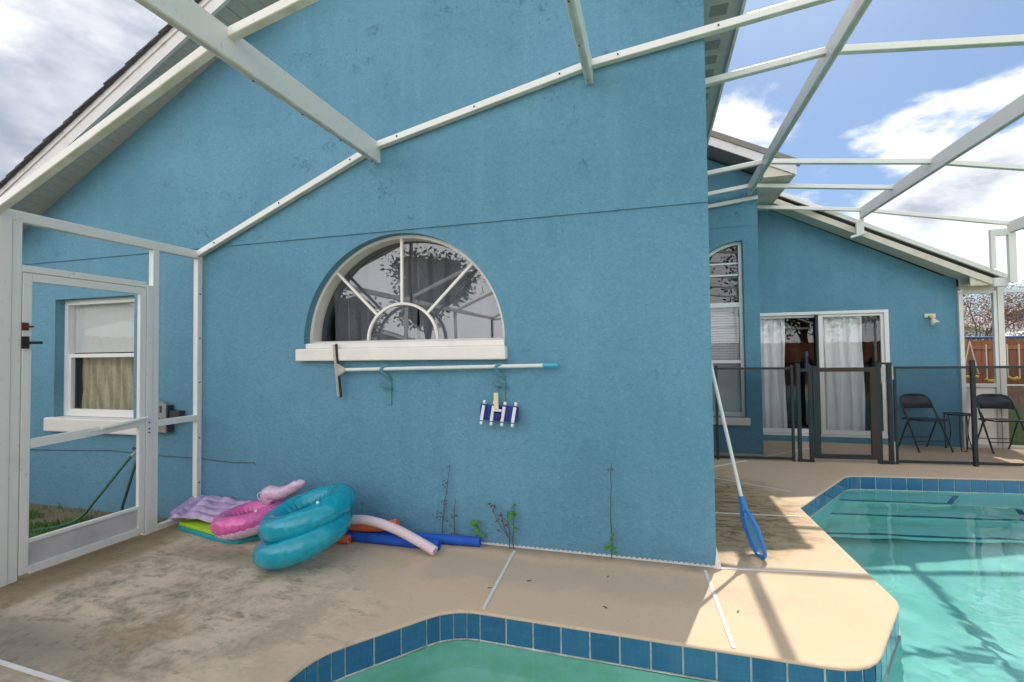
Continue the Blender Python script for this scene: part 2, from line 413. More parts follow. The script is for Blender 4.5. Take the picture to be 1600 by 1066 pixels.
# ------------------------------------------------------------------ mesh builder
class MB:
    def __init__(s): s.v = []; s.f = []; s.mi = []; s.mats = []
    def m(s, name):
        if name not in s.mats: s.mats.append(name)
        return s.mats.index(name)
    def add(s, verts, faces, mi=0):
        o = len(s.v); s.v += [tuple(v) for v in verts]
        s.f += [tuple(i + o for i in fc) for fc in faces]; s.mi += [mi] * len(faces); return s
    def box(s, x0, x1, y0, y1, z0, z1, mi=0):
        return s.add([(x0, y0, z0), (x1, y0, z0), (x1, y1, z0), (x0, y1, z0), (x0, y0, z1), (x1, y0, z1), (x1, y1, z1), (x0, y1, z1)],
                     [(0, 3, 2, 1), (4, 5, 6, 7), (0, 1, 5, 4), (1, 2, 6, 5), (2, 3, 7, 6), (3, 0, 4, 7)], mi)
    def cbox(s, c, hx, hy, hz, M=None, mi=0):
        vs = [Vector((a * hx, b * hy, d * hz)) for d in (-1, 1) for a, b in ((-1, -1), (1, -1), (1, 1), (-1, 1))]
        if M: vs = [M @ v for v in vs]
        c = Vector(c)
        return s.add([v + c for v in vs], [(0, 3, 2, 1), (4, 5, 6, 7), (0, 1, 5, 4), (1, 2, 6, 5), (2, 3, 7, 6), (3, 0, 4, 7)], mi)
    def bar(s, a, b, w, h, up=(0, 0, 1), mi=0, bev=0.0):
        """rectangular bar from a to b; w across, h along up"""
        a = Vector(a); b = Vector(b); d = (b - a).normalized(); up = Vector(up)
        sx = d.cross(up).normalized(); uz = sx.cross(d).normalized()
        hw, hh = w / 2, h / 2
        if bev: pr = [(-hw + bev, -hh), (hw - bev, -hh), (hw, -hh + bev), (hw, hh - bev), (hw - bev, hh), (-hw + bev, hh), (-hw, hh - bev), (-hw, -hh + bev)]
        else: pr = [(-hw, -hh), (hw, -hh), (hw, hh), (-hw, hh)]
        n = len(pr)
        vs = [a + sx * p + uz * q for p, q in pr] + [b + sx * p + uz * q for p, q in pr]
        fs = [(i, (i + 1) % n, n + (i + 1) % n, n + i) for i in range(n)] + [tuple(range(n - 1, -1, -1)), tuple(range(n, 2 * n))]
        return s.add(vs, fs, mi)
    def tube(s, pts, rad, n=10, caps=True, mi=0, closed=False):
        pts = [Vector(p) for p in pts]; m = len(pts)
        rads = rad if isinstance(rad, (list, tuple)) else [rad] * m
        prev = None; rings = []
        for i, p in enumerate(pts):
            if closed: d = (pts[(i + 1) % m] - pts[i - 1])
            else: d = pts[min(i + 1, m - 1)] - pts[max(i - 1, 0)]
            d.normalize()
            if prev is None:
                q = Vector((0, 0, 1)) if abs(d.z) < .9 else Vector((1, 0, 0))
                a = d.cross(q).normalized()
            else:
                a = prev - d * prev.dot(d)
                a = a.normalized() if a.length > 1e-6 else d.orthogonal().normalized()
            prev = a; b = d.cross(a)
            rings.append([p + (a * math.cos(t) + b * math.sin(t)) * rads[i] for t in [2 * math.pi * j / n for j in range(n)]])
        vs = [v for rg in rings for v in rg]; fs = []
        last = m if closed else m - 1
        for i in range(last):
            for j in range(n):
                i2 = (i + 1) % m
                fs.append((i * n + j, i * n + (j + 1) % n, i2 * n + (j + 1) % n, i2 * n + j))
        if caps and not closed: fs += [tuple(range(n - 1, -1, -1)), tuple(range((m - 1) * n, m * n))]
        return s.add(vs, fs, mi)
    def prism(s, poly, off, mi=0):
        """planar polygon (3D points) extruded by off"""
        off = Vector(off); n = len(poly); p = [Vector(v) for v in poly]
        tris = tessellate_polygon([p])
        vs = p + [v + off for v in p]
        fs = [tuple(t) for t in tris] + [tuple(n + i for i in reversed(t)) for t in tris] + [(i, (i + 1) % n, n + (i + 1) % n, n + i) for i in range(n)]
        return s.add(vs, fs, mi)
    def mesh(s, name, material=None, smooth=False):
        me = bpy.data.meshes.new(name); me.from_pydata(s.v, [], s.f); me.update()
        import bmesh
        bm = bmesh.new(); bm.from_mesh(me); bmesh.ops.recalc_face_normals(bm, faces=bm.faces); bm.to_mesh(me); bm.free()
        names = s.mats or [material]
        for nm in names: me.materials.append(MATS[nm])
        for i, p in enumerate(me.polygons): p.material_index = s.mi[i] if s.mats else 0
        if smooth:
            me.polygons.foreach_set('use_smooth', [True] * len(me.polygons))
            try: me.set_sharp_from_angle(angle=R(smooth if smooth is not True else 40))
            except Exception: pass
        return me
    def build(s, name, material=None, parent=None, smooth=False, bevel=0, kind=None):
        o = bpy.data.objects.new(name, s.mesh(name, material, smooth)); COL.objects.link(o)
        if parent: o.parent = parent
        if bevel:
            b = o.modifiers.new('bevel', 'BEVEL'); b.width = bevel; b.segments = 2; b.limit_method = 'ANGLE'
        if kind: o['kind'] = kind
        return o


def tag(o, label=None, cat=None, group=None, kind=None):
    if label: o['label'] = label
    if cat: o['category'] = cat
    if group: o['group'] = group
    if kind: o['kind'] = kind
    return o


def empty(name, loc=(0, 0, 0), rz=0, label=None, cat=None, group=None):
    o = bpy.data.objects.new(name, None); COL.objects.link(o); o.location = loc; o.rotation_euler = (0, 0, rz)
    o.empty_display_size = .1
    return tag(o, label, cat, group)


def group_part(name, parent=None, loc=(0, 0, 0)):
    o = bpy.data.objects.new(name, None); COL.objects.link(o); o.parent = parent; o.location = loc; o.empty_display_size = .1
    return o


def inst(name, me, parent=None, M=None, loc=None, scale=None, rz=None):
    o = bpy.data.objects.new(name, me); COL.objects.link(o); o.parent = parent
    if M is not None: o.matrix_local = M
    if loc is not None: o.location = loc
    if scale is not None: o.scale = scale
    if rz is not None: o.rotation_euler = (0, 0, rz)
    return o


def copy_tree(o, parent=None):
    c = o.copy(); COL.objects.link(c); c.parent = parent
    for ch in list(o.children): copy_tree(ch, c)
    return c


def wall(name, outer, holes, y, depth, material, parent, both=True):
    """upright wall face in the x-z plane at y with openings, their reveals running back by depth"""
    b = MB()
    loops = [[Vector((p[0], p[1], 0)) for p in lp] for lp in [outer] + holes]
    flat = [p for lp in loops for p in lp]
    tris = tessellate_polygon(loops)
    b.add([(p.x, y, p.y) for p in flat], [tuple(t) for t in tris])
    for lp in loops:
        n = len(lp)
        b.add([(p.x, y, p.y) for p in lp] + [(p.x, y + depth, p.y) for p in lp], [(i, (i + 1) % n, n + (i + 1) % n, n + i) for i in range(n)])
    return b.build(name, material, parent)


def arc(cx, cz, rx, rz, a0, a1, n):
    return [(cx + rx * math.cos(R(a0 + (a1 - a0) * i / n)), cz + rz * math.sin(R(a0 + (a1 - a0) * i / n))) for i in range(n + 1)]


# ------------------------------------------------------------------ ground, deck, pool
D = 3.478            # plane of the big gable wall
WZ = -.155           # water level


def fillet(pts):
    out = []
    n = len(pts)
    for i, (x, y, rad) in enumerate(pts):
        p = Vector((x, y)); a = Vector(pts[i - 1][:2]); b = Vector(pts[(i + 1) % n][:2])
        if rad <= 0: out.append((p, False)); continue
        da = (a - p).normalized(); db = (b - p).normalized()
        ang = da.angle(db); t = rad / math.tan(ang / 2)
        t = min(t, (a - p).length * .48, (b - p).length * .48)
        p0 = p + da * t; p1 = p + db * t
        k = 5
        for j in range(k + 1):
            s = j / k
            out.append(((p0 * (1 - s) ** 2 + p * 2 * s * (1 - s) + p1 * s ** 2), 0 < j))
    return out


POOL = [(-1.62, .75, 0), (-1.58, 2.0, .42), (-1.11, 2.575, .34), (.90, 2.535, .30), (1.29, 3.25, .22), (1.245, 5.0, .07), (2.08, 6.40, .30), (5.8, 6.86, 0), (5.8, -2.5, 0), (1.7, -2.5, 0), (1.7, .2, .4), (1.2, .75, 0)]
PATH = fillet(POOL)
PP = [p for p, c in PATH]


def poly_sheet(name, outer, holes, z, material, parent=None, kind=None):
    loops = [[Vector((p[0], p[1], 0)) for p in lp] for lp in [outer] + holes]
    flat = [p for lp in loops for p in lp]
    tris = tessellate_polygon(loops)
    b = MB(); b.add([(p.x, p.y, z) for p in flat], [tuple(t) for t in tris])
    o = b.build(name, material, parent, kind=kind)
    # face up
    me = o.data
    if me.polygons and sum(p.normal.z for p in me.polygons) < 0: me.flip_normals()
    return o


def offset(path, d):
    out = []; n = len(path)
    for i in range(n):
        a, p, b = path[i - 1], path[i], path[(i + 1) % n]
        t = (b - a).normalized(); out.append(p + Vector((t.y, -t.x)) * d)
    return out


deck_outer = [(-4.03, -5), (6.6, -5), (6.6, 8.60), (.2, 8.60), (.2, 3.55), (-4.03, 3.55)]
# path order runs clockwise round the water seen from above?  inner lip = towards water
lip = offset(PP, .014)
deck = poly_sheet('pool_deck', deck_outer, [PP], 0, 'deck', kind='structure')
# rounded lip of the deck over the tiles
b = MB(); n = len(PP)
prof = [(0, 0), (.5, -.002), (.85, -.005), (1.0, -.010), (.9, -.014), (0, -.014)]
rows = []
for t, z in prof: rows.append([(p.x + (q.x - p.x) * t, p.y + (q.y - p.y) * t, z) for p, q in zip(PP, lip)])
vs = [v for rw in rows for v in rw]
b.add(vs, [(k * n + i, k * n + (i + 1) % n, (k + 1) * n + (i + 1) % n, (k + 1) * n + i) for k in range(len(prof) - 1) for i in range(n)])
b.build('deck_lip', 'deck', deck, smooth=True)
b = MB()
for i in range(len(deck_outer)):
    a, c = deck_outer[i], deck_outer[(i + 1) % len(deck_outer)]
    b.add([(a[0], a[1], 0), (c[0], c[1], 0), (c[0], c[1], -.12), (a[0], a[1], -.12)], [(0, 1, 2, 3)])
b.build('deck_edge', 'deck', deck)
lawn = poly_sheet('lawn', [(-400, -400), (400, -400), (400, 400), (-400, 400)], [[(-4.0, -4.97), (6.57, -4.97), (6.57, 8.57), (.25, 8.57), (.25, 3.6), (-4.0, 3.6)]], -.06, 'lawn_soil', kind='structure')


def strip(a, c, w=.016):
    a = Vector((*a, .002)); c = Vector((*c, .002))
    MB().bar(a, c, w, .008).build('joint_strip', 'strip_white', deck)


strip((-.985, 3.40), (-.935, 2.60), .018)
strip((.30, 3.41), (.345, 2.56), .018)
strip((.40, 3.47), (1.262, 3.615), .018)
strip((.40, 4.64), (1.215, 4.715), .014)
strip((.40, 6.05), (1.32, 5.53), .012)
strip((.40, 6.20), (1.15, 6.96), .016)
strip((1.20, 7.03), (2.30, 8.18), .016)
strip((-3.9, 1.60), (-1.66, 1.50), .02)
strip((3.2, 6.62), (2.9, 7.9), .012)

# pool shell
shell = empty('pool_shell'); tag(shell, kind='structure')
tl = offset(PP, .004); n = len(PP)
b = MB()
b.add([(p.x, p.y, -.012) for p in tl] + [(p.x, p.y, -.166) for p in tl], [(i, (i + 1) % n, n + (i + 1) % n, n + i) for i in range(n)])
b.build('tile_backing', 'grout', shell)
inn = offset(PP, .016)
b = MB()
b.add([(p.x, p.y, -.148) for p in tl] + [(p.x, p.y, -.151) for p in inn] + [(p.x, p.y, -.166) for p in inn], [(i, (i + 1) % n, n + (i + 1) % n, n + i) for i in range(2 * n) if i != n - 1 and i != 2 * n - 1] + [(n - 1, 0, n, 2 * n - 1), (2 * n - 1, n, 2 * n, 3 * n - 1)])
b.build('scale_line', 'scale', shell)
b = MB()
b.add([(p.x, p.y, -.1661) for p in inn] + [(p.x, p.y, -2.2) for p in inn], [(i, (i + 1) % n, n + (i + 1) % n, n + i) for i in range(n)])
b.build('basin_wall', 'plaster', shell)
MB().prism([(-2.2, .5, -1.6), (1.02, .5, -1.6), (1.02, 2.75, -1.6), (-2.2, 2.75, -1.6)], (0, 0, 1.16)).build('shallow_shelf', 'plaster', shell)
# floor slopes down towards the near end
b = MB(); b.add([(-2.5, 7.5, -1.05), (6.5, 7.5, -1.05), (6.5, 4.9, -1.05), (-2.5, 4.9, -1.05), (6.5, 2.3, -1.25), (-2.5, 2.3, -1.25), (6.5, -3, -1.5), (-2.5, -3, -1.5)], [(0, 1, 2, 3), (3, 2, 4, 5), (5, 4, 6, 7)])
b.build('basin_floor', 'plaster', shell)
wv = offset(PP, .006)
import bmesh
def make_water():
    bm = bmesh.new()
    x0, x1, y0, y1, st = -1.75, 5.9, .6, 7.0, .016
    nx, ny = int((x1 - x0) / st), int((y1 - y0) / st)
    import numpy as np
    X, Y = np.meshgrid(np.linspace(x0, x1, nx), np.linspace(y0, y1, ny))
    rng = np.random.default_rng(4)
    Z = np.zeros_like(X)
    for _ in range(26):
        a = rng.uniform(0, 6.283); L = rng.uniform(.14, .7); k = 6.283 / L
        Z += .00055 * L * np.sin(k * (X * np.cos(a) + Y * np.sin(a)) + rng.uniform(0, 6.28))
    for cx, cy, rr, am in ((1.62, 2.72, .55, 1), (2.1, 3.35, .4, .7), (2.45, 2.75, .5, 1), (1.95, 2.95, .35, 1), (2.6, 3.7, .5, .7), (2.2, 2.5, .4, 1), (1.8, 3.2, .3, .8)):
        d = np.hypot(X - cx, Y - cy); Z += .0016 * am * np.sin(d * 75) * np.exp(-(d / rr) ** 2 * 2)
    chop = np.zeros_like(X)
    for _ in range(14):
        a = rng.uniform(0, 6.283); L = rng.uniform(.07, .16); k = 6.283 / L
        chop += .0035 * L * np.sin(k * (X * np.cos(a) + Y * np.sin(a)) + rng.uniform(0, 6.28))
    Z += chop * np.exp(-((X - 2.0) ** 2 / 1.1 + (Y - 2.9) ** 2 / .8))
    v = np.stack([X, Y, WZ + Z], -1).reshape(-1, 3)
    i = np.arange(nx * ny).reshape(ny, nx)
    f = np.stack([i[:-1, :-1], i[:-1, 1:], i[1:, 1:], i[1:, :-1]], -1).reshape(-1, 4)
    me = bpy.data.meshes.new('pool_water'); me.from_pydata(v.tolist(), [], f.tolist())
    me.polygons.foreach_set('use_smooth', [True] * len(me.polygons)); me.materials.append(MATS['water'])
    o = bpy.data.objects.new('pool_water', me); COL.objects.link(o); o['kind'] = 'structure'
    o.cycles.is_caustics_caster = True
    return o
water = make_water()
so.data.cycles.is_caustics_light = True
for o in shell.children: o.cycles.is_caustics_receiver = True

tile_me = MB().box(-.5, .5, -.004, .004, -.0675, .0675).mesh('tile', 'tile_blue')


def lay_tiles():
    # walk the path and drop joints: full tiles on straights, half tiles in the bends
    segs = []
    n = len(PP)
    for i in range(n):
        a, c = PP[i], PP[(i + 1) % n]
        segs.append((a, c, PATH[(i + 1) % n][1] and PATH[(i + 1) % n][1]))
    runs = []; cur = None
    for a, c, bend in segs:
        if cur and cur[1] == bend and bend: cur[0].append(c)
        else:
            cur = [[a, c], bend]; runs.append(cur)
    for pts, bend in runs:
        L = sum((pts[i + 1] - pts[i]).length for i in range(len(pts) - 1))
        if L < .02: continue
        want = .078 if bend else .154
        m = max(1, round(L / want)); st = L / m
        def at(s):
            for i in range(len(pts) - 1):
                l = (pts[i + 1] - pts[i]).length
                if s <= l + 1e-9: return pts[i] + (pts[i + 1] - pts[i]) * (s / l)
                s -= l
            return pts[-1]
        for j in range(m):
            p, q = at(j * st), at((j + 1) * st); c = (p + q) / 2; t = q - p
            nrm = Vector((t.y, -t.x)).normalized()
            if c.y < .6 or c.x > 5.7: continue
            w = t.length - .009
            o = inst('pool_tile', tile_me, shell, loc=(c.x + nrm.x * .007 + random.uniform(-.0006, .0006), c.y + nrm.y * .007, -.0825 + random.uniform(-.001, .001)), scale=(w, 1, 1))
            o.rotation_euler = (random.uniform(-.012, .012), 0, math.atan2(t.y, t.x))


lay_tiles()


def steps():
    # three treads in the far corner, each with a nosing row of blue tiles
    def tread(z, a, c, ztop, right):
        d = (Vector(c) - Vector(a)).normalized()
        b = MB(); b.prism([(a[0], a[1], -.9), (c[0], c[1], -.9), (right[0], right[1], -.9), (right[0] - .2, 8.2, -.9), (a[0], 8.2, -.9)], (0, 0, .9 + z))
        b.build('pool_step', 'plaster', shell).cycles.is_caustics_receiver = True
        L = (Vector(c) - Vector(a)).length; m = int(L / .157)
        for i in range(m):
            p = Vector(a) + d * (i + .5) * L / m
            inst('step_tile', tile_s, shell, loc=(p.x, p.y + .022, z + .003), scale=(L / m - .004, 1, 1), rz=math.atan2(d.y, d.x))
    tile_s = MB().box(-.5, .5, -.022, .022, -.003, .003).mesh('step_tile', 'tile_blue')
    tread(-.32, (1.55, 6.02), (2.93, 6.16), 0, (3.25, 6.62))
    # return of the top nosing
    d = Vector((2.93, 6.16)); e = Vector((3.22, 6.60)); L = (e - d).length
    for i in range(3):
        p = d + (e - d) * ((i + .5) / 3); inst('step_tile', tile_s, shell, loc=(p.x, p.y, -.317), scale=(L / 3 - .004, 1, 1), rz=math.atan2(e.y - d.y, e.x - d.x))
    tread(-.57, (1.2, 5.74), (5.6, 6.18), 0, (5.9, 6.6))
    tread(-.82, (1.0, 5.40), (5.6, 5.86), 0, (5.9, 6.6))
    d = Vector((3.28, 5.55)); e = Vector((3.62, 6.36)); L = (e - d).length
    for i in range(5):
        p = d + (e - d) * ((i + .5) / 5); inst('step_tile', tile_s, shell, loc=(p.x, p.y, -.56), scale=(L / 5 - .004, 1.2, 1), rz=math.atan2(e.y - d.y, e.x - d.x))


steps()

# ------------------------------------------------------------------ house
house = empty('house', (0, 0, 0), 0, 'blue stucco house with an arched half-round window in its big gable wall', 'house')
XC = .375                                   # right end of the gable wall
ZL = 2.432                                  # stucco step
BY, BX = 7.43, 1.44                         # front of the back bay, its corner
WY, WX = 8.63, 4.29                         # sliding-door wing
RS = .533                                   # roof slope


def gz(x):                                  # underside of the gable rake at the wall
    return min(3.00 + RS * (x + 5.96), 4.05 + RS * (.62 - x))


arch_hole = arc(-1.955, 1.53, .895, .875, 0, 180, 40)
left_hole = [(-5.88, .80), (-4.79, .80), (-4.79, 2.035), (-5.88, 2.035)]
apex_x = (4.05 + RS * .62 - 3.00 - RS * 5.96) / (2 * RS)
wall('lower_wall', [(-6.9, -.10), (XC, -.10), (XC, ZL), (-6.9, ZL)], [arch_hole, left_hole], D, .20, 'stucco', house)
wall('upper_wall', [(-6.9, ZL - .006), (XC, ZL - .006), (XC, gz(XC)), (apex_x, gz(apex_x)), (-6.9, gz(-6.9))], [], D - .011, .22, 'stucco', house)
b = MB()
b.box(XC - .2, XC - .0002, D + .004, BY + .2, -.1, 4.3)      # side wall of the gable wing
b.build('side_wall', 'stucco', house)
# back bay: quarter-round tall window
qh = [(.52, .50), (1.245, .50), (1.245, 2.985)] + arc(1.245, 2.245, .725, .74, 90, 180, 16)[1:]
qh = [(.52, .50), (1.245, .50), (1.245, 2.985)] + arc(1.245, 2.245, .725, .74, 92, 180, 16)
wall('bay_wall', [(.3, -.1), (BX, -.1), (BX, 3.185), (.3, 3.185)], [qh], BY, .18, 'stucco', house)
wall('bay_upper_wall', [(.3, 3.182), (BX, 3.182), (BX, 3.86), (.3, 4.45)], [], BY - .008, .18, 'stucco', house)
MB().box(BX - .2, BX - .0003, BY + .003, WY + .2, -.1, 3.9).build('bay_side_wall', 'stucco', house)
dh = [(1.50, .085), (3.43, .085), (3.43, 2.03), (1.50, 2.03)]
def wz(x): return 3.54 - .527 * (x - 2.15) + .10
wall('wing_wall', [(1.40, -.1), (WX, -.1), (WX, wz(WX) - .1), (1.40, wz(1.40) - .1)], [dh], WY, .16, 'stucco', house)
MB().box(WX - .2, WX - .0004, WY + .003, 14, -.1, 2.5).build('wing_side_wall', 'stucco', house)
# hidden closing walls so that no daylight leaks into the rooms
MB().box(-7.0, -6.9, D + .01, 14, -.1, 3.1).box(-7, WX, 13.9, 14.1, -.1, 4.2).build('rear_wall', 'stucco', house)
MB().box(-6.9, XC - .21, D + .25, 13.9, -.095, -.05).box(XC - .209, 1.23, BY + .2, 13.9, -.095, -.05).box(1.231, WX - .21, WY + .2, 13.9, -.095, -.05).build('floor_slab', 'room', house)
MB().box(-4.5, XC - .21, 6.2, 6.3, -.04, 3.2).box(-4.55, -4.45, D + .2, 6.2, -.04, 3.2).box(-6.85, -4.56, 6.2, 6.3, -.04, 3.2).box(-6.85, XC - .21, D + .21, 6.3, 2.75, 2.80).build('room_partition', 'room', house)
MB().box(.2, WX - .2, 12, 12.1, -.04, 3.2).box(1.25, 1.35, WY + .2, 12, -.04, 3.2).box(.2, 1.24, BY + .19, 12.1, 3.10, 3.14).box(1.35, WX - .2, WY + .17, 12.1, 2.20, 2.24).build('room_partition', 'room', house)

# ---- main gable roof
FY = D - .335                                # face of the rake fascia


def rake_pts(x0, x1, dz): return [(x0, FY, gz(x0) + dz), (x1, FY, gz(x1) + dz)]


def slab(b, x0, x1, zf, y0, y1, dz0, dz1, mi=0):
    b.add([(x0, y0, zf(x0) + dz0), (x1, y0, zf(x1) + dz0), (x1, y1, zf(x1) + dz0), (x0, y1, zf(x0) + dz0),
           (x0, y0, zf(x0) + dz1), (x1, y0, zf(x1) + dz1), (x1, y1, zf(x1) + dz1), (x0, y1, zf(x0) + dz1)],
          [(0, 3, 2, 1), (4, 5, 6, 7), (0, 1, 5, 4), (1, 2, 6, 5), (2, 3, 7, 6), (3, 0, 4, 7)], mi)


roof = group_part('roof', house)
EL, ER = -7.4, .70
b = MB(); slab(b, EL, apex_x, gz, FY + .03, 14.2, .10, .16); slab(b, apex_x, ER, gz, FY + .03, 7.4, .10, .16); slab(b, apex_x, -.3, gz, 7.4, 14.2, .10, .16)
b.build('roof_deck', 'shingle', roof)
b = MB(); slab(b, EL, apex_x, gz, FY, FY + .028, -.015, .165); b.build('rake_board', 'rake_white', roof)
b = MB(); slab(b, apex_x, ER, gz, FY, FY + .028, -.015, .165); b.build('rake_board', 'rake_white', roof)
b = MB(); slab(b, EL, apex_x, gz, FY - .012, FY, .10, .172); b.build('rake_drip_edge', 'rake_white', roof)
# soffit planks under the rake (laid across), and the plain eave soffit at the right
pw = .112
pm = MB().box(0, pw - .004, 0, .298, -.010, 0).mesh('soffit_plank', 'soffit')
ang = math.atan(RS)
x = -6.75
while x < -2.2:
    inst('soffit_plank', pm, roof, M=Matrix.Translation((x, FY + .03, gz(x) + .012 + random.uniform(-.0012, .0012))) @ Matrix.Rotation(-ang, 4, 'Y'))
    x += pw * math.cos(ang)
b = MB(); slab(b, -6.9, -2.1, gz, FY + .02, D + .02, .016, .020); b.build('soffit_backing', 'dark_strip', roof)
b = MB(); slab(b, -2.2, apex_x, gz, FY + .03, D, 0, .015); slab(b, apex_x, ER - .03, gz, FY + .03, D, 0, .015); b.build('rake_soffit', 'soffit', roof)
# shingle courses along the rake edge: a saw-tooth of overlapping strips
L = .145
sm = MB().box(-.05, L + .03, 0, .55, 0, .012).mesh('shingle', 'shingle')
x = EL + .1
i = 0
while x < apex_x - .1:
    inst('shingle', sm, roof, M=Matrix.Translation((x, FY - .045 + random.uniform(-.006, .006), gz(x) + .168)) @ Matrix.Rotation(-ang + .07, 4, 'Y'))
    x += L * math.cos(ang)
b = MB(); slab(b, EL, apex_x, gz, FY - .035, FY + .3, .158, .176); b.build('underlay_edge', 'shingle', roof)
# right eave of the gable wing
ze = gz(ER)
b = MB(); b.box(XC, ER - .01, FY + .03, 7.38, ze + .02, ze + .035); b.build('eave_soffit', 'soffit', roof)
b = MB(); b.box(ER - .01, ER + .012, FY, 7.38, ze - .01, ze + .16); b.build('eave_fascia', 'rake_white', roof)
b = MB()
for i in range(18): b.box(XC + .10, XC + .22, FY + .3 + i * .22, FY + .42 + i * .22, ze + .014, ze + .021)
b.build('soffit_vent', 'plastic_grey', roof)

# ---- back bay roof
bay_roof = group_part('bay_roof', house)
def bz(x): return 3.72 + .505 * (1.80 - x)
b = MB(); slab(b, -1.5, 1.83, bz, 7.0, 14.2, .09, .16); b.build('roof_deck', 'shingle_brown', bay_roof)
b = MB(); slab(b, .38, 1.86, bz, 6.955, 7.00, .105, .185); b.build('shingle_edge', 'shingle_brown', bay_roof)
b = MB(); slab(b, .38, 1.80, bz, 6.975, 6.999, -.02, .104); b.build('rake_board', 'rake_white', bay_roof)
b = MB(); slab(b, .38, BX + .02, bz, 7.0, BY, -.005, .01); b.build('rake_soffit', 'shingle_brown', bay_roof)
b = MB(); b.box(BX + .0, 1.80, 7.0, 12, 3.700, 3.712); b.build('eave_soffit', 'cream', bay_roof)
b = MB(); b.box(1.80, 1.822, 6.975, 12, 3.69, 3.86); b.build('eave_fascia', 'rake_white', bay_roof)
b = MB(); b.prism([(BX, 7.0, 3.712), (1.80, 7.0, 3.712), (BX, 7.0, bz(BX) - .02)], (0, .03, 0)); b.build('eave_return', 'cream', bay_roof)

# ---- wing roof
wing_roof = group_part('wing_roof', house)
def wb(x): return 3.54 - .520 * (x - 2.15)
b = MB(); slab(b, 1.46, 4.72, wb, 8.30, 14.2, .14, .20); b.build('roof_deck', 'shingle', wing_roof)
b = MB(); slab(b, 1.46, 4.56, wb, 8.28, 8.30, 0, .092); b.build('rake_board', 'cream', wing_roof)
b = MB(); slab(b, 2.20, 4.56, wb, 8.290, 8.302, .092, .142); b.build('shadow_gap', 'dark_strip', wing_roof)
b = MB(); slab(b, 1.9, 4.72, wb, 8.245, 8.30, .142, .215); b.build('edge_channel', 'white_metal', wing_roof, bevel=.008)
b = MB(); b.box(4.53, 4.70, 8.25, 8.31, wb(4.6) - .0, wb(4.6) + .13); b.build('edge_channel_end', 'white_metal', wing_roof, bevel=.02)
pm2 = MB().box(0, .100, 0, .325, -.010, 0).mesh('soffit_plank', 'cream')
x = 1.5
while x < 4.5:
    inst('soffit_plank', pm2, wing_roof, M=Matrix.Translation((x, 8.302, wb(x) + .02)) @ Matrix.Rotation(math.atan(.52), 4, 'Y')); x += .104 * math.cos(math.atan(.52))
b = MB(); slab(b, 1.46, 4.55, wb, 8.302, WY, .024, .03); b.build('soffit_backing', 'cream', wing_roof)
b = MB(); b.box(WX, 4.56, 8.302, 12, wb(4.5) + .0, wb(4.5) + .012); b.build('eave_soffit', 'cream', wing_roof)
b = MB(); b.box(WX + .003, 4.70, 8.56, 8.585, 2.263, 2.50); b.build('gable_filler', 'cream', wing_roof)
b = MB(); b.prism([(WX + .002, 8.306, wb(WX) + .01), (4.55, 8.306, wb(4.55) + .01), (WX + .002, 8.306, wb(4.55) + .01)], (0, .02, 0)); b.build('eave_return', 'cream', wing_roof)

# ---- arched window
aw = group_part('arched_window', house)
cx, cz = -1.96, 1.545
yf = D + .075
def ring(name, r0x, r0z, r1x, r1z, y0, y1, material, parent, c=(cx, cz), n=44):
    b = MB(); o = arc(c[0], c[1], r1x, r1z, 0, 180, n); i_ = arc(c[0], c[1], r0x, r0z, 0, 180, n)
    vs = [(p[0], y0, p[1]) for p in o] + [(p[0], y0, p[1]) for p in i_] + [(p[0], y1, p[1]) for p in o] + [(p[0], y1, p[1]) for p in i_]
    m = n + 1; fs = []
    for k in range(n):
        fs += [(k, k + 1, m + k + 1, m + k), (2 * m + k, 3 * m + k, 3 * m + k + 1, 2 * m + k + 1), (k, 2 * m + k, 2 * m + k + 1, k + 1), (m + k, m + k + 1, 3 * m + k + 1, 3 * m + k)]
    fs += [(0, m, 3 * m, 2 * m), (n, 2 * m + n, 3 * m + n, m + n)]
    b.add(vs, fs); return b.build(name, material, parent, smooth=True)
ring('frame', .862, .835, .90, .872, yf, yf + .12, 'trim_white', aw)
MB().box(cx - .89, cx + .885, yf, yf + .12, 1.515, 1.548).build('frame', 'trim_white', aw)
ring('muntin', .303, .285, .325, .305, yf + .004, yf + .026, 'trim_white', aw, (-1.965, 1.55))
for a0 in (44.5, 90, 135.5):
    ca, sa = math.cos(R(a0)), math.sin(R(a0))
    MB().bar((-1.965 + .318 * ca, yf + .015, 1.55 + .30 * sa), (-1.965 + .872 * ca, yf + .015, 1.55 + .845 * sa), .021, .021, (0, 1, 0)).build('muntin', 'trim_white', aw)
b = MB(); pl = arc(cx, cz, .864, .837, 0, 180, 40); b.add([(p[0], yf + .095, p[1]) for p in pl], [tuple(range(len(pl)))]); b.build('pane', 'glass_arch', aw)
MB().box(-2.885, -1.040, D - .065, D + .06, 1.383, 1.485).build('sill', 'trim_white', aw, bevel=.010)
MB().box(-2.815, -1.06, D - .022, D + .10, 1.4855, 1.530).build('sill', 'trim_white', aw, bevel=.006)

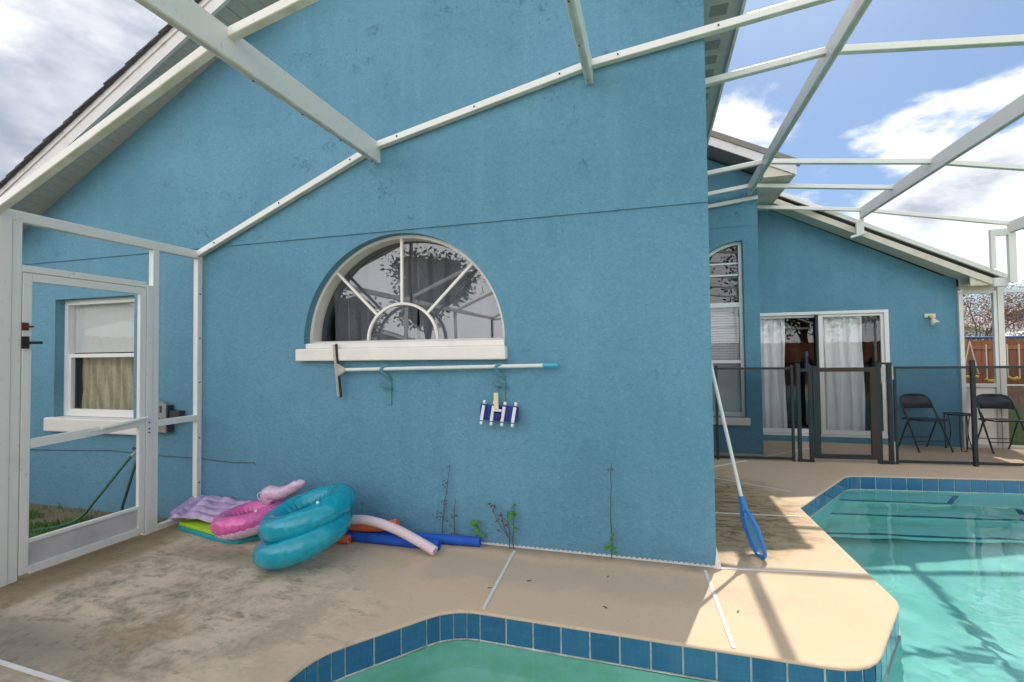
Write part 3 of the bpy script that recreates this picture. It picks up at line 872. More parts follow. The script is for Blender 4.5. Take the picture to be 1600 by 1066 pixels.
# ---- left double-hung window
lw = group_part('double_hung_window', house)
y0 = D + .085
MB().box(-5.88, -4.79, y0, y0 + .07, 1.985, 2.035).box(-5.88, -4.79, y0, y0 + .07, .84, .885).box(-5.88, -5.835, y0, y0 + .07, .8851, 1.9849).box(-4.835, -4.79, y0, y0 + .07, .8851, 1.9849).build('frame', 'vinyl_white', lw)
MB().box(-5.8345, -4.8355, y0 + .010, y0 + .05, 1.44, 1.478).box(-5.8345, -5.80, y0 + .012, y0 + .05, .886, 1.439).box(-4.87, -4.8355, y0 + .012, y0 + .05, .886, 1.439).box(-5.799, -4.871, y0 + .012, y0 + .05, .886, .912).build('lower_sash', 'vinyl_white', lw)
MB().add([(-5.83, y0 + .05, 1.47), (-4.84, y0 + .05, 1.47), (-4.84, y0 + .05, 1.985), (-5.83, y0 + .05, 1.985)], [(0, 1, 2, 3)]).build('pane', 'glass_mirror', lw)
MB().add([(-5.80, y0 + .03, .91), (-4.87, y0 + .03, .91), (-4.87, y0 + .03, 1.44), (-5.80, y0 + .03, 1.44)], [(0, 1, 2, 3)]).build('pane', 'glass', lw)
MB().box(-5.935, -4.66, D - .06, D + .085, .70, .838).build('sill', 'trim_white', lw, bevel=.012)

# ---- tall quarter-round window in the bay
tw = group_part('tall_window', house)
y0 = BY + .09
b = MB(); b.box(1.195, 1.245, y0, y0 + .06, .50, 2.98)
b.box(.52, 1.1949, y0, y0 + .06, 2.055, 2.115).box(.52, 1.1949, y0, y0 + .06, 1.255, 1.30).box(.52, 1.1949, y0, y0 + .06, .50, .56)
b.build('frame', 'vinyl_white', tw)
o = arc(1.245, 2.245, .725, .74, 94, 180, 20); i_ = arc(1.245, 2.245, .685, .70, 94, 180, 20)
b = MB(); m = len(o)
vs = [(p[0], y0, p[1]) for p in o] + [(p[0], y0, p[1]) for p in i_] + [(p[0], y0 + .06, p[1]) for p in o] + [(p[0], y0 + .06, p[1]) for p in i_]
fs = []
for k in range(m - 1): fs += [(k, k + 1, m + k + 1, m + k), (k, 2 * m + k, 2 * m + k + 1, k + 1), (m + k, m + k + 1, 3 * m + k + 1, 3 * m + k)]
b.add(vs, fs).build('frame_arch', 'vinyl_white', tw, smooth=True)
for z in (2.68, 2.515): MB().box(.53, 1.1949, y0 + .02, y0 + .04, z - .012, z + .012).build('muntin', 'vinyl_white', tw)
b = MB(); b.add([(p[0], y0 + .045, p[1]) for p in [(.52, .50), (1.245, .50), (1.245, 2.97)] + i_], [tuple(range(3 + len(i_)))]); b.build('pane', 'glass', tw)
MB().box(.42, 1.275, BY - .075, BY + .08, .395, .50).build('sill', 'trim_white', tw, bevel=.012)

# ---- sliding glass door
sg = group_part('sliding_door', house)
y0 = WY - .01
MB().box(1.50, 3.43, y0, y0 + .12, 1.985, 2.03).box(3.375, 3.43, y0, y0 + .12, .115, 1.9849).box(1.50, 1.55, y0, y0 + .12, .115, 1.9849).box(1.50, 3.43, y0, y0 + .12, .085, .1149).build('frame', 'vinyl_white', sg)
b = MB(); y1 = y0 + .03
b.box(2.50, 2.565, y1, y1 + .03, .12, 1.98).box(3.335, 3.374, y1, y1 + .03, .12, 1.98).box(2.5651, 3.3349, y1, y1 + .03, 1.945, 1.98).box(2.5651, 3.3349, y1, y1 + .03, .12, .185)
b.build('right_panel', 'vinyl_white', sg)
b = MB(); y2 = y0 + .075
b.box(1.551, 1.60, y2, y2 + .03, .12, 1.98).box(2.475, 2.54, y2, y2 + .03, .12, 1.98).box(1.6001, 2.4749, y2, y2 + .03, 1.945, 1.98).box(1.6001, 2.4749, y2, y2 + .03, .12, .185)
b.build('left_panel', 'vinyl_white', sg)
MB().box(2.462, 2.499, y0 + .02, y0 + .07, .12, 1.98).build('screen_stile', 'plastic_dark', sg)
MB().add([(2.56, y1 + .015, .18), (3.34, y1 + .015, .18), (3.34, y1 + .015, 1.95), (2.56, y1 + .015, 1.95)], [(0, 1, 2, 3)]).build('pane', 'glass', sg)
MB().add([(1.59, y2 + .015, .18), (2.48, y2 + .015, .18), (2.48, y2 + .015, 1.95), (1.59, y2 + .015, 1.95)], [(0, 1, 2, 3)]).build('pane', 'glass', sg)
MB().box(2.395, 2.455, y0 + .005, y0 + .024, .95, 1.18).build('door_handle', 'plastic_dark', sg, bevel=.006)

# ---- weep screed: perforated white strip at the foot of the gable wall
b = MB(); x = -3.9
b.box(-3.9, XC + .004, D - .016, D - .001, .004, .010)
while x < XC - .02:
    b.box(x, x + .022, D - .016, D - .001, .0101, .016); x += .034
b.build('weep_screed', 'strip_white', house)
MB().add([(XC - .012, D - .02, .003), (XC + .030, D - .028, .003), (XC + .034, D + .07, .003), (XC, D + .09, .003), (XC + .001, D - .006, .11), (XC + .006, D + .03, .13)], [(0, 1, 4), (1, 2, 5, 4), (2, 3, 5), (3, 0, 4, 5)]).build('corner_patch', 'strip_white', house)

# ------------------------------------------------------------------ curtains and blinds (inside)


def drape(name, x0, x1, y, z0, z1, amp, wl, label, m_='curtain'):
    b = MB(); n = max(24, int((x1 - x0) / wl * 10)); ph = random.random() * 6; rows = 8
    for j in range(rows + 1):
        z = z0 + (z1 - z0) * j / rows
        for i in range(n + 1):
            x = x0 + (x1 - x0) * i / n
            t = x / wl * 2 * math.pi
            b.v.append((x + .012 * math.sin(j * .9 + i), y + amp * math.sin(t + ph + .25 * math.sin(t * .37 + j * .25)) * (1.15 - .4 * j / rows) + .3 * amp * math.sin(2.3 * t), z))
    for j in range(rows):
        for i in range(n):
            a = j * (n + 1) + i; b.f.append((a, a + 1, a + n + 2, a + n + 1)); b.mi.append(0)
    o = b.build(name, m_, smooth=180)
    return tag(o, label, 'curtain', 'curtains behind the windows')


drape('curtain', -2.74, -1.93, D + .30, 1.3, 2.6, .028, .17, 'sheer lilac curtain behind the left half of the arched window', 'sheer')
drape('curtain', -1.91, -.98, D + .30, 1.3, 2.6, .028, .19, 'sheer lilac curtain behind the right half of the arched window', 'sheer')
drape('curtain', 1.55, 2.06, WY + .17, .12, 2.0, .035, .13, 'pale curtain drawn to one side behind the left panel of the sliding glass door')
drape('curtain', 2.54, 3.14, WY + .17, .12, 2.0, .04, .16, 'pale curtain covering most of the right panel of the sliding glass door')
drape('curtain', -5.84, -4.82, D + .22, .86, 1.46, .022, .11, 'beige curtain behind the lower half of the left double-hung window', 'cloth_beige')
bl = empty('window_blind', (0.55, BY + .21, .55), 0, 'white slatted blind behind the tall window beside the wall corner', 'blind')
sm_ = MB().cbox((.32, 0, 0), .33, .024, .0015, Matrix.Rotation(R(42), 3, 'X')).mesh('slat', 'plastic_white')
for i in range(42): inst('slat', sm_, bl, loc=(0, 0, .02 + i * .0365))
MB().box(-.02, .66, -.02, .02, 1.54, 1.58).build('head_rail', 'plastic_white', bl)

# ------------------------------------------------------------------ screen enclosure
enc = empty('screen_enclosure', (0, 0, 0), 0, 'white aluminium pool screen enclosure spanning from the gable wall over the pool', 'enclosure')
PROF = [(-3.97, 2.385), (-2.125, 3.145), (-.40, 3.505), (1.315, 3.70), (2.975, 3.495), (4.705, 3.14), (6.55, 2.385)]
beams = {1: (2.985, 3.150, D - .012, .052), 2: (3.352, 3.512, D - .012, .052), 3: (3.565, 3.708, 7.26, .052), 4: (3.345, 3.502, 8.22, .052), 5: (2.990, 3.146, 8.22, .052)}


def screwdots(pts, parent):
    b = MB()
    for p in pts: b.cbox(p, .005, .005, .005)
    b.build('screw_heads', 'rubber_black', parent, kind='stuff')


for i, (z0, z1, ye, w) in beams.items():
    x = PROF[i][0]
    o = MB().bar((x, -4.6, (z0 + z1) / 2), (x, ye, (z0 + z1) / 2), w, z1 - z0, bev=.005).build('roof_beam', 'white_metal', enc)
    # the pressed groove along the underside
    MB().box(x - .008, x + .008, -4.6, ye + .001, z0 - .004, z0 + .002).build('beam_spline', 'bronze_side', o)


def purlin(y, i0, i1, x0=None, x1=None, sz=.052, dz=0.0):
    for i in range(i0, i1):
        (xa, za), (xb, zb) = PROF[i], PROF[i + 1]
        a = Vector((xa, y, za)); c = Vector((xb, y, zb)); t = (c - a).normalized()
        if x0 is not None and xa < x0: a = a + (c - a) * ((x0 - xa) / (xb - xa))
        if x1 is not None and xb > x1: c = Vector((xa, y, za)) + (Vector((xb, y, zb)) - Vector((xa, y, za))) * ((x1 - xa) / (xb - xa))
        g = .026
        a2 = a + t * (g if x0 is None or xa >= x0 else 0) - Vector((0, 0, sz * .55)); c2 = c - t * (g if x1 is None or xb <= x1 else 0) - Vector((0, 0, sz * .55))
        MB().bar(a2, c2, sz, sz, bev=.004).build('purlin', 'white_metal', enc)


YP = [-4.6, -2.2, -.05, 2.01, D - .040]
for y in YP[:4]: purlin(y, 0, 6)
purlin(D - .040, 0, 3)
purlin(D - .040, 3, 6, sz=.05)
purlin(4.12, 2, 6, x0=XC + .0)
purlin(6.33, 2, 6, x0=XC + .0)
purlin(7.20, 2, 4, x0=XC + .0)
purlin(8.19, 3, 6, x0=1.55)
# gutter channel against the bay wall
MB().bar((XC, BY - .04, 3.44), (BX, BY - .04, 3.56), .05, .05).build('wall_channel', 'white_metal', enc)
# hanger of the fourth beam on the wing's rake
hg = group_part('beam_hanger', enc)
MB().box(2.95, 2.998, 8.20, 8.245, wb(2.97) + .02, 3.36).build('hanger_post', 'white_metal', hg, bevel=.004)
MB().box(2.90, 2.949, 8.20, 8.245, wb(2.97) + .0, wb(2.97) + .19).build('hanger_clip', 'white_metal', hg, bevel=.004)
MB().bar((2.84, 8.25, wb(2.97) - .03), (3.02, 8.20, wb(2.97) + .02), .05, .035).build('hanger_foot', 'white_metal', hg)
# framed stub above the wing's eave
st = group_part('stub_frame', enc)
MB().box(4.47, 4.52, 8.17, 8.22, wb(4.5) + .20, 3.045).build('stub_post', 'white_metal', st)
MB().box(4.665, 4.745, 8.17, 8.22, wb(4.7) + .10, 3.00).build('stub_post', 'white_metal', st)
MB().box(4.521, 4.664, 8.17, 8.22, 2.96, 3.05).build('stub_head', 'white_metal', st)
MB().add([(4.52, 8.20, 2.5), (4.665, 8.20, 2.45), (4.665, 8.20, 2.96), (4.52, 8.20, 2.96)], [(0, 1, 2, 3)]).build('stub_screen', 'glass', st)

# roof screens: one sheet per bay, lying on the purlins
ybay = [-4.6, -2.2, -.05, 2.01, D - .04]
def roof_screen(i, ya, yb, x0=None):
    (xa, za), (xb, zb) = PROF[i], PROF[i + 1]
    if x0 is not None and x0 > xa: za = za + (zb - za) * (x0 - xa) / (xb - xa); xa = x0
    MB().add([(xa, ya, za), (xb, ya, zb), (xb, yb, zb), (xa, yb, za)], [(0, 1, 2, 3)]).build('roof_screen', 'insect_screen', enc)
for i in range(6):
    for ya, yb in zip(ybay[:-1], ybay[1:]): roof_screen(i, ya, yb)
for ya, yb in ((D - .04, 4.12), (4.12, 6.33), (6.33, 7.2)): roof_screen(2, ya, yb, XC)
for i in (3, 4, 5):
    for ya, yb in ((D - .04, 4.12), (4.12, 6.33), (6.33, 8.19)): roof_screen(i, ya, yb)

# left screen wall with its door
XW = -3.975
def post(y0, y1, z0, z1, w=.05, name='post', par=enc, m='white_metal', x=XW):
    return MB().box(x - w / 2, x + w / 2, y0, y1, z0, z1).build(name, m, par, bevel=.003)
post(3.427, D - .002, 0, 2.33)
post(3.018, 3.070, 0, 2.33)
post(2.966, 3.017, 0, 2.02, .06)
post(2.098, 2.150, 0, 2.33)
post(2.030, 2.095, 0, 2.36, .062)
post(1.985, 2.028, 0, 2.36, .05)
post(-.075, -.02, 0, 2.33); post(-2.2, -2.15, 0, 2.33); post(-4.65, -4.6, 0, 2.33)
MB().bar((XW, -4.6, 2.358), (XW, D - .004, 2.358), .054, .072, bev=.004).build('eave_plate', 'white_metal', enc)
MB().box(XW - .025, XW + .025, 2.151, 2.965, 2.000, 2.045).build('door_header', 'white_metal', enc, bevel=.003)
MB().box(XW - .025, XW + .025, 3.071, 3.426, .858, .908).build('chair_rail', 'white_metal', enc, bevel=.003)
MB().box(XW - .025, XW + .025, 3.071, 3.426, 0, .045).build('sole_plate', 'white_metal', enc, bevel=.003)
MB().box(XW - .025, XW + .025, -4.6, 1.984, .86, .91).build('chair_rail', 'white_metal', enc)
MB().box(XW - .025, XW + .025, -4.6, 1.984, 0, .045).build('sole_plate', 'white_metal', enc)
def wscreen(pts, m='insect_screen', name='wall_screen', par=enc): MB().add(pts, [tuple(range(len(pts)))]).build(name, m, par)
wscreen([(XW, 3.07, .045), (XW, 3.43, .045), (XW, 3.43, .86), (XW, 3.07, .86)])
wscreen([(XW, 3.07, .908), (XW, 3.43, .908), (XW, 3.43, 2.33), (XW, 3.07, 2.33)])
wscreen([(XW, 2.15, 2.045), (XW, 3.02, 2.045), (XW, 3.02, 2.33), (XW, 2.15, 2.33)])
wscreen([(XW, -4.6, .045), (XW, 2.0, .045), (XW, 2.0, 2.33), (XW, -4.6, 2.33)])
dr = group_part('screen_door', enc)
dx = XW + .012
MB().box(dx - .016, dx + .016, 2.155, 2.205, .03, 1.995).build('door_stile', 'white_metal', dr, bevel=.003)
MB().box(dx - .016, dx + .016, 2.912, 2.962, .03, 1.995).build('door_stile', 'white_metal', dr, bevel=.003)
MB().box(dx - .016, dx + .016, 2.206, 2.911, 1.94, 1.995).build('door_rail', 'white_metal', dr, bevel=.003)
MB().bar((dx, 2.206, .868), (dx, 2.911, .905), .032, .058).build('door_rail', 'white_metal', dr)
MB().box(dx - .016, dx + .016, 2.206, 2.911, .222, .246).build('door_rail', 'white_metal', dr, bevel=.003)
MB().box(dx - .016, dx + .022, 2.206, 2.911, .022, .075).build('door_rail', 'white_metal', dr, bevel=.003)
MB().box(dx - .004, dx + .004, 2.206, 2.911, .0755, .2215).build('kick_panel', 'kick', dr)
wscreen([(dx, 2.205, .246), (dx, 2.912, .246), (dx, 2.912, .87), (dx, 2.205, .87)], name='door_screen', par=dr)
wscreen([(dx, 2.205, .91), (dx, 2.912, .91), (dx, 2.912, 1.94), (dx, 2.205, 1.94)], name='door_screen', par=dr)
MB().tube([(dx + .035, 2.62, .905), (dx + .035, 2.96, .945)], .014, 12).tube([(dx + .035, 2.53, .895), (dx + .035, 2.62, .905)], .006, 8).build('door_closer', 'white_metal', dr, smooth=True)
MB().box(dx + .016, dx + .030, 2.150, 2.185, 1.495, 1.575).tube([(dx + .03, 2.17, 1.533), (dx + .06, 2.172, 1.533), (dx + .065, 2.235, 1.535)], .009, 8).build('door_handle', 'rubber_black', dr)
MB().box(dx + .016, dx + .028, 2.150, 2.182, 1.615, 1.665).tube([(dx + .028, 2.175, 1.64), (dx + .045, 2.20, 1.64)], .007, 6).build('door_latch', 'rust', dr)

# screen wall at the far right, between the wing and the post
YW = 8.62
MB().box(WX + .002, WX + .055, YW - .03, YW + .02, 0, 2.25).build('post', 'white_metal', enc, bevel=.003)
MB().box(4.745, 4.815, YW - .04, YW + .03, 0, 2.38).build('post', 'white_metal', enc, bevel=.003)
MB().box(4.700, 4.742, YW - .03, YW + .02, 0, 2.25).build('post', 'white_metal', enc, bevel=.003)
MB().box(4.345, 4.70, YW - .025, YW + .02, 2.215, 2.262).build('door_header', 'white_metal', enc, bevel=.003)
MB().box(4.345, 4.70, YW - .025, YW + .02, .865, .915).build('chair_rail', 'white_metal', enc, bevel=.003)
MB().box(4.345, 4.70, YW - .025, YW + .02, 0, .04).build('sole_plate', 'white_metal', enc)
MB().box(4.345, 4.70, YW - .004, YW + .004, .04, .865).build('kick_panel', 'panel_white', enc)
wscreen([(4.345, YW, .915), (4.70, YW, .915), (4.70, YW, 2.215), (4.345, YW, 2.215)])
MB().box(4.816, 6.55, YW - .025, YW + .02, 2.215, 2.262).build('door_header', 'white_metal', enc, bevel=.003)
MB().box(4.816, 6.55, YW - .025, YW + .02, .885, .905).build('chair_rail', 'white_metal', enc, bevel=.003)
MB().box(4.816, 6.55, YW - .025, YW + .02, 0, .04).build('sole_plate', 'white_metal', enc)
wscreen([(4.815, YW, .04), (6.55, YW, .04), (6.55, YW, .89), (4.815, YW, .89)], 'insect_screen_low')
wscreen([(4.815, YW, .9), (6.55, YW, .9), (6.55, YW, 2.215), (4.815, YW, 2.215)])
# right and rear screen walls (seen mirrored in the windows and the water)
MB().bar((6.55, -4.6, 2.358), (6.55, YW, 2.358), .054, .072).build('eave_plate', 'white_metal', enc)
MB().box(6.525, 6.575, -4.6, YW, .86, .91).build('chair_rail', 'white_metal', enc)
for y in (-4.6, -2.2, -.05, 2.085, 4.12, 6.33, YW): MB().box(6.525, 6.575, y - .025, y + .025, 0, 2.33).build('post', 'white_metal', enc)
wscreen([(6.55, -4.6, .05), (6.55, YW, .05), (6.55, YW, 2.33), (6.55, -4.6, 2.33)])
for (x, z) in PROF: MB().box(x - .025, x + .025, -4.65, -4.60, 0, z - .07).build('post', 'white_metal', enc)
MB().box(-3.97, 6.55, -4.65, -4.6, .86, .91).build('chair_rail', 'white_metal', enc)
MB().box(-3.97, 6.55, -4.65, -4.6, 2.30, 2.35).build('chair_rail', 'white_metal', enc)
# screw heads along beams and purlins near the camera
dots = []
for t in (.12, .5, .88):
    for i in (0, 1, 2):
        (xa, za), (xb, zb) = PROF[i], PROF[i + 1]
        dots.append((xa + (xb - xa) * t, D - .068, za + (zb - za) * t - .028))
for y in (2.2, 2.6, 3.0, 3.4):
    dots.append((-2.14, y, 2.984)); dots.append((-.405, y, 3.351))
for z in (.3, .7, 1.2, 1.6, 2.0): dots.append((XW + .0255, 3.45, z))
for z in (.80, .83, .88): dots.append((XW + .0305, 2.99, z + .02))
screwdots(dots, enc)

# ------------------------------------------------------------------ things on the gable wall
lamp = empty('wall_lamp', (3.93, WY, 1.86), 0, 'white floodlight fixed to the blue wall right of the sliding door', 'lamp')
MB().box(-.055, .085, -.03, -.001, .025, .085).build('back_plate', 'lamp_white', lamp, bevel=.008)
MB().tube([(0, -.03, .05), (.01, -.075, .03), (.02, -.09, .0)], .022, 10).build('swivel_arm', 'lamp_yellow', lamp, smooth=True)
MB().tube([(.02, -.085, .005), (.023, -.095, -.02), (.03, -.11, -.055), (.033, -.115, -.068)], [.022, .03, .055, .056], 16).build('lamp_head', 'lamp_white', lamp, smooth=True)


def wall_hook(x, ztop, zbot):
    h = empty('wall_hook', (x, D, zbot), 0)
    H = ztop - zbot
    MB().box(-.02, .02, -.014, -.001, -.03, H * .62).build('back_plate', 'hook_paint', h, bevel=.004)
    MB().tube([(0, -.012, H * .45), (-.012, -.03, H * .42), (-.045, -.045, H * .46), (-.05, -.05, H * .56)], .0165, 8).build('lower_prong', 'hook_paint', h, smooth=True)
    MB().tube([(.012, -.012, H * .40), (.015, -.035, H * .36), (.02, -.042, H * .44)], .017, 8).build('lower_prong', 'hook_paint', h, smooth=True)
    MB().tube([(.01, -.008, H * .60), (.005, -.03, H * .72), (-.03, -.06, H * .86), (-.035, -.075, H * .97), (-.02, -.07, H * 1.05), (.01, -.05, H * 1.05)], .0125, 8).build('upper_prong', 'hook_paint', h, smooth=True)
    return h


tag(wall_hook(-2.03, 1.325, 1.06), 'painted blue wall hook carrying the squeegee pole, bare below', 'hook', 'wall hooks under the arched window')
tag(wall_hook(-1.08, 1.330, 1.09), 'painted blue wall hook with the blue pool vacuum head hanging from it', 'hook', 'wall hooks under the arched window')

sq = empty('squeegee', (-2.45, D - .055, 1.31), 0, 'long white pole with a black rubber squeegee head resting on two wall hooks', 'squeegee')
MB().tube([(.03, 0, .0), (1.70, 0, .027)], .0145, 14).build('pole', 'pole_white', sq, smooth=True)
MB().tube([(1.69, 0, .027), (1.80, 0, .029)], [.0155, .017], 14).build('pole_end', 'pole_end', sq, smooth=True)
MB().bar((-.048, -.012, .205), (-.004, -.012, -.215), .022, .022, (0, 1, 0)).build('head_bar', 'steel', sq)
MB().bar((-.030, -.012, .212), (.014, -.012, -.224), .014, .014, (0, 1, 0)).build('rubber_blade', 'rubber_black', sq)
MB().prism([(-.022, -.02, .055), (.05, -.018, .016), (.05, -.018, -.016), (-.014, -.02, -.055)], (0, .018, 0)).build('socket', 'steel', sq)

vac = empty('pool_vacuum', (-1.095, D - .05, .985), R(0), 'blue and white pool vacuum head hanging from the second wall hook', 'pool vacuum')
vac.rotation_euler = (0, R(3), 0)
MB().box(-.15, .145, -.012, .012, -.055, .06).build('body', 'plastic_blue', vac, bevel=.008)
for i in range(13):
    x = -.142 + i * .0235
    MB().box(x, x + .008, -.018, -.0121, -.052, .057).build('rib', 'plastic_navy', vac)
for i, x in enumerate((-.122, -.045, .037, .118)):
    M = Matrix.Rotation(R(7), 3, 'Y')
    MB().cbox((x, -.026, .0), .0115, .008, .056, M).build('white_bar', 'plastic_white', vac, bevel=.003)
    for zz, dxx in ((.078, .009), (-.078, -.010)):
        MB().tube([(x + dxx - .007, -.02, zz), (x + dxx + .010, -.02, zz)], .014, 12).build('wheel', 'plastic_white', vac, smooth=True)
MB().tube([(-.005, -.022, -.012), (-.005, -.05, -.012)], [.028, .022], 14).build('hose_port', 'plastic_navy', vac, smooth=True)
MB().bar((-.008, -.05, .035), (-.018, -.045, .155), .032, .016, (0, 1, 0)).build('handle', 'plastic_cream', vac)
MB().box(-.04, .028, -.05, -.03, .018, .036).build('handle_yoke', 'plastic_white', vac, bevel=.004)

wire = MB().tube([(-6.6, D - .006, .478), (-6.2, D - .008, .495), (-5.5, D - .006, .515), (-5.06, D - .006, .535), (-4.6, D - .007, .515), (-4.0, D - .006, .510), (-3.6, D - .008, .492), (-3.36, D - .006, .50), (-3.345, D - .006, .485)], .0035, 5).build('cable', 'wire_grey')
tag(wire, 'thin grey cable strung low along the gable wall behind the screen door', 'cable')

reel = empty('hose_holder', (-4.39, D, .74), 0, 'grey plastic hose holder box fixed to the wall beside the left window', 'hose holder')
MB().prism([(-.14, -.075, 0), (.10, -.075, 0), (.10, -.075, .26), (.04, -.075, .285), (-.06, -.075, .295), (-.14, -.075, .285)], (0, .02, 0)).build('front_plate', 'plastic_grey', reel, bevel=.004)
MB().box(-.13, .09, -.0545, -.002, .02, .22).box(.102, .115, -.07, -.01, .01, .25).build('drum', 'plastic_dark', reel)
for x in (-.10, -.035, .03): MB().box(x, x + .02, -.081, -.0755, .185, .245).build('slot', 'plastic_dark', reel)
b = MB(); random.seed(3)
for i in range(9):
    cxx = -.11 + (i % 5) * .045; czz = .06 + (i // 5) * .065
    b.tube([(cxx + .022 * math.cos(t), -.078, czz + .022 * math.sin(t)) for t in [j * .63 for j in range(10)]], .004, 5, closed=True)
b.build('scroll_pattern', 'steel', reel)
MB().box(.126, .24, -.06, -.002, .10, .20).build('side_bracket', 'plastic_dark', reel)
spg = empty('tap', (-4.66, D, .55), 0, 'outdoor tap on the wall feeding the green hose, half hidden by the door post', 'tap')
MB().tube([(0, -.002, 0), (0, -.07, 0), (-.01, -.10, -.03)], .013, 10).build('tap_body', 'steel', spg, smooth=True)
MB().tube([(-.01, -.09, .035), (.03, -.07, .035)], .012, 8).build('tap_knob', 'plastic_dark', spg)
for pts, m_, lb in (([(-4.68, D - .10, .51), (-4.73, D - .16, .40), (-4.80, D - .3, .18), (-4.88, D - .38, .03), (-5.0, D - .5, -.03), (-5.3, D - .75, -.045), (-5.0, D - 1.1, -.045), (-4.7, D - 1.2, -.045)], 'hose_green', 'green garden hose sloping from the tap down to the grass, nearer one'),
                    ([(-4.62, D - .09, .48), (-4.64, D - .13, .30), (-4.67, D - .17, .10), (-4.70, D - .2, -.03), (-4.9, D - .3, -.045)], 'hose_green_dark', 'dark green steep hose dropping to the grass behind the door post')):
    # smooth the run
    P = [Vector(p) for p in pts]; Q = []
    for i in range(len(P) - 1):
        p0, p1, p2, p3 = P[max(i - 1, 0)], P[i], P[i + 1], P[min(i + 2, len(P) - 1)]
        for s in range(6):
            t = s / 6
            Q.append(.5 * ((2 * p1) + (p2 - p0) * t + (2 * p0 - 5 * p1 + 4 * p2 - p3) * t * t + (-p0 + 3 * p1 - 3 * p2 + p3) * t ** 3))
    Q.append(P[-1])
    tag(MB().tube(Q, .012, 8).build('garden_hose', m_, smooth=True), lb, 'hose')

# ------------------------------------------------------------------ weeds along the foot of the wall


def leaf_mb(b, p, d, up, L, w):
    d = d.normalized(); s = d.cross(up).normalized(); n = s.cross(d)
    p = Vector(p)
    b.add([p, p + d * L * .35 + s * w / 2 + n * L * .05, p + d * L * .7 + s * w * .36, p + d * L, p + d * L * .7 - s * w * .36, p + d * L * .35 - s * w / 2 + n * L * .05, p + d * L * .4 - n * L * .06],
          [(0, 1, 6), (1, 2, 6), (2, 3, 6), (3, 4, 6), (4, 5, 6), (5, 0, 6)])


def weed(x, top, leaves, label, lean=0, dry=False, seed=1, side=()):
    rnd = random.Random(seed)
    w = empty('weed', (x, D - .03, 0), 0, label, 'plant', 'weeds along the foot of the gable wall')
    pts = [(lean * (i / 8) ** 1.4 + rnd.uniform(-.006, .006), rnd.uniform(-.006, .004), top * i / 8) for i in range(9)]
    MB().tube(pts, [.0038 - .0002 * i for i in range(9)], 5).build('stem', 'stem_dry', w, smooth=True)
    for (sx, z0, z1) in side:
        MB().tube([(lean * (z0 / top) ** 1.4, 0, z0), (sx * .6, -.01, (z0 + z1) / 2), (sx, -.005, z1)], .0026, 5).build('stem', 'stem_dry', w)
    for (px, pz, L, m_) in leaves:
        L *= .62 if m_ == 'leaf_dry' else .74
        b = MB(); a = rnd.uniform(0, 6.28)
        leaf_mb(b, (px, -.006, pz), Vector((math.cos(a), -.5, .55 * math.sin(a) + (.25 if m_ == 'leaf_green' else -.6))), Vector((0, -1, .2)), L, L * (.75 if m_ == 'leaf_green' else .42))
        b.build('leaf', m_, w)
    return w


G_, B_ = 'leaf_green', 'leaf_dry'
rn = random.Random(5)
def lv(n, x, z, s, L, m_): return [(x + rn.uniform(-s, s), z + rn.uniform(-s * 1.6, s * 1.6), L * rn.uniform(.7, 1.25), m_) for _ in range(n)]
weed(-1.575, .585, lv(7, .03, .44, .02, .035, B_) + lv(8, .03, .29, .02, .04, B_) + lv(9, -.005, .20, .02, .04, B_) + lv(3, .07, .57, .008, .02, B_), 'tallest dry brown weed against the wall above the blue noodles', .075, True, 1)
weed(-1.475, .33, lv(6, .005, .22, .015, .04, B_) + lv(5, -.03, .14, .015, .03, B_) + lv(8, 0, .03, .03, .035, B_), 'short dry weed stem between the tall dry weed and the green sprig', .01, True, 2)
weed(-1.285, .17, lv(6, -.01, .155, .022, .055, G_) + lv(6, .012, .10, .024, .055, G_), 'small bright green sprig behind the end of the blue noodle', 0, False, 3)
weed(-1.03, .27, lv(6, -.13, .30, .018, .045, B_) + lv(8, -.075, .23, .022, .045, B_) + lv(7, -.03, .19, .022, .04, B_) + lv(6, -.06, .12, .03, .03, B_), 'branching dry weed left of the green weed by the deck joint', -.02, True, 4, side=((-.15, .06, .32), (-.07, .05, .26)))
weed(-1.008, .305, lv(5, .005, .285, .018, .04, G_) + lv(7, .0, .235, .022, .045, G_) + lv(3, .02, .155, .015, .04, G_), 'thin weed with green leaves rising at the deck joint', .01, False, 6)
weed(-.297, .655, lv(4, 0, .62, .012, .03, B_) + lv(4, -.01, .18, .015, .035, G_) + lv(5, -.005, .12, .018, .04, G_) + lv(7, -.005, .06, .02, .04, G_), 'tall thin weed stem near the right end of the wall, green at its foot', .005, False, 7)

for i, (x, y, a, s, lb) in enumerate(((-.77, 2.98, .5, .035, 'dark curled dry leaf lying beside the left white deck joint'), (-.30, 3.16, 1.2, .03, 'pair of brown leaf scraps on the middle deck slab near the wall'),
                                  (-.28, 2.78, 2.2, .035, 'brown leaf scrap on the middle deck slab near the pool edge'), (-.98, 2.83, .2, .03, 'tan leaf scrap on the deck left of the left white joint'), (.42, 2.92, 1.0, .03, 'thin twig on the sunlit deck beside the right white joint'))):
    b = MB(); leaf_mb(b, (-s / 2, 0, .003), Vector((1, 0, .05)), Vector((0, 0, 1)), s * .9, s * .28); leaf_mb(b, (s * .1, s * .05, .003), Vector((.9, .35, .04)), Vector((0, 0, 1)), s * .6, s * .16)
    o = b.build('dry_leaf', 'leaf_dry'); o.location = (x, y, 0.001); o.rotation_euler = (0, 0, a); tag(o, lb, 'leaf', 'dry leaves on the deck')

# ------------------------------------------------------------------ pool toys
rv = Vector((.96, .277, 0)).normalized(); fv = Vector((-.277, .96, 0)).normalized(); zv = Vector((0, 0, 1))


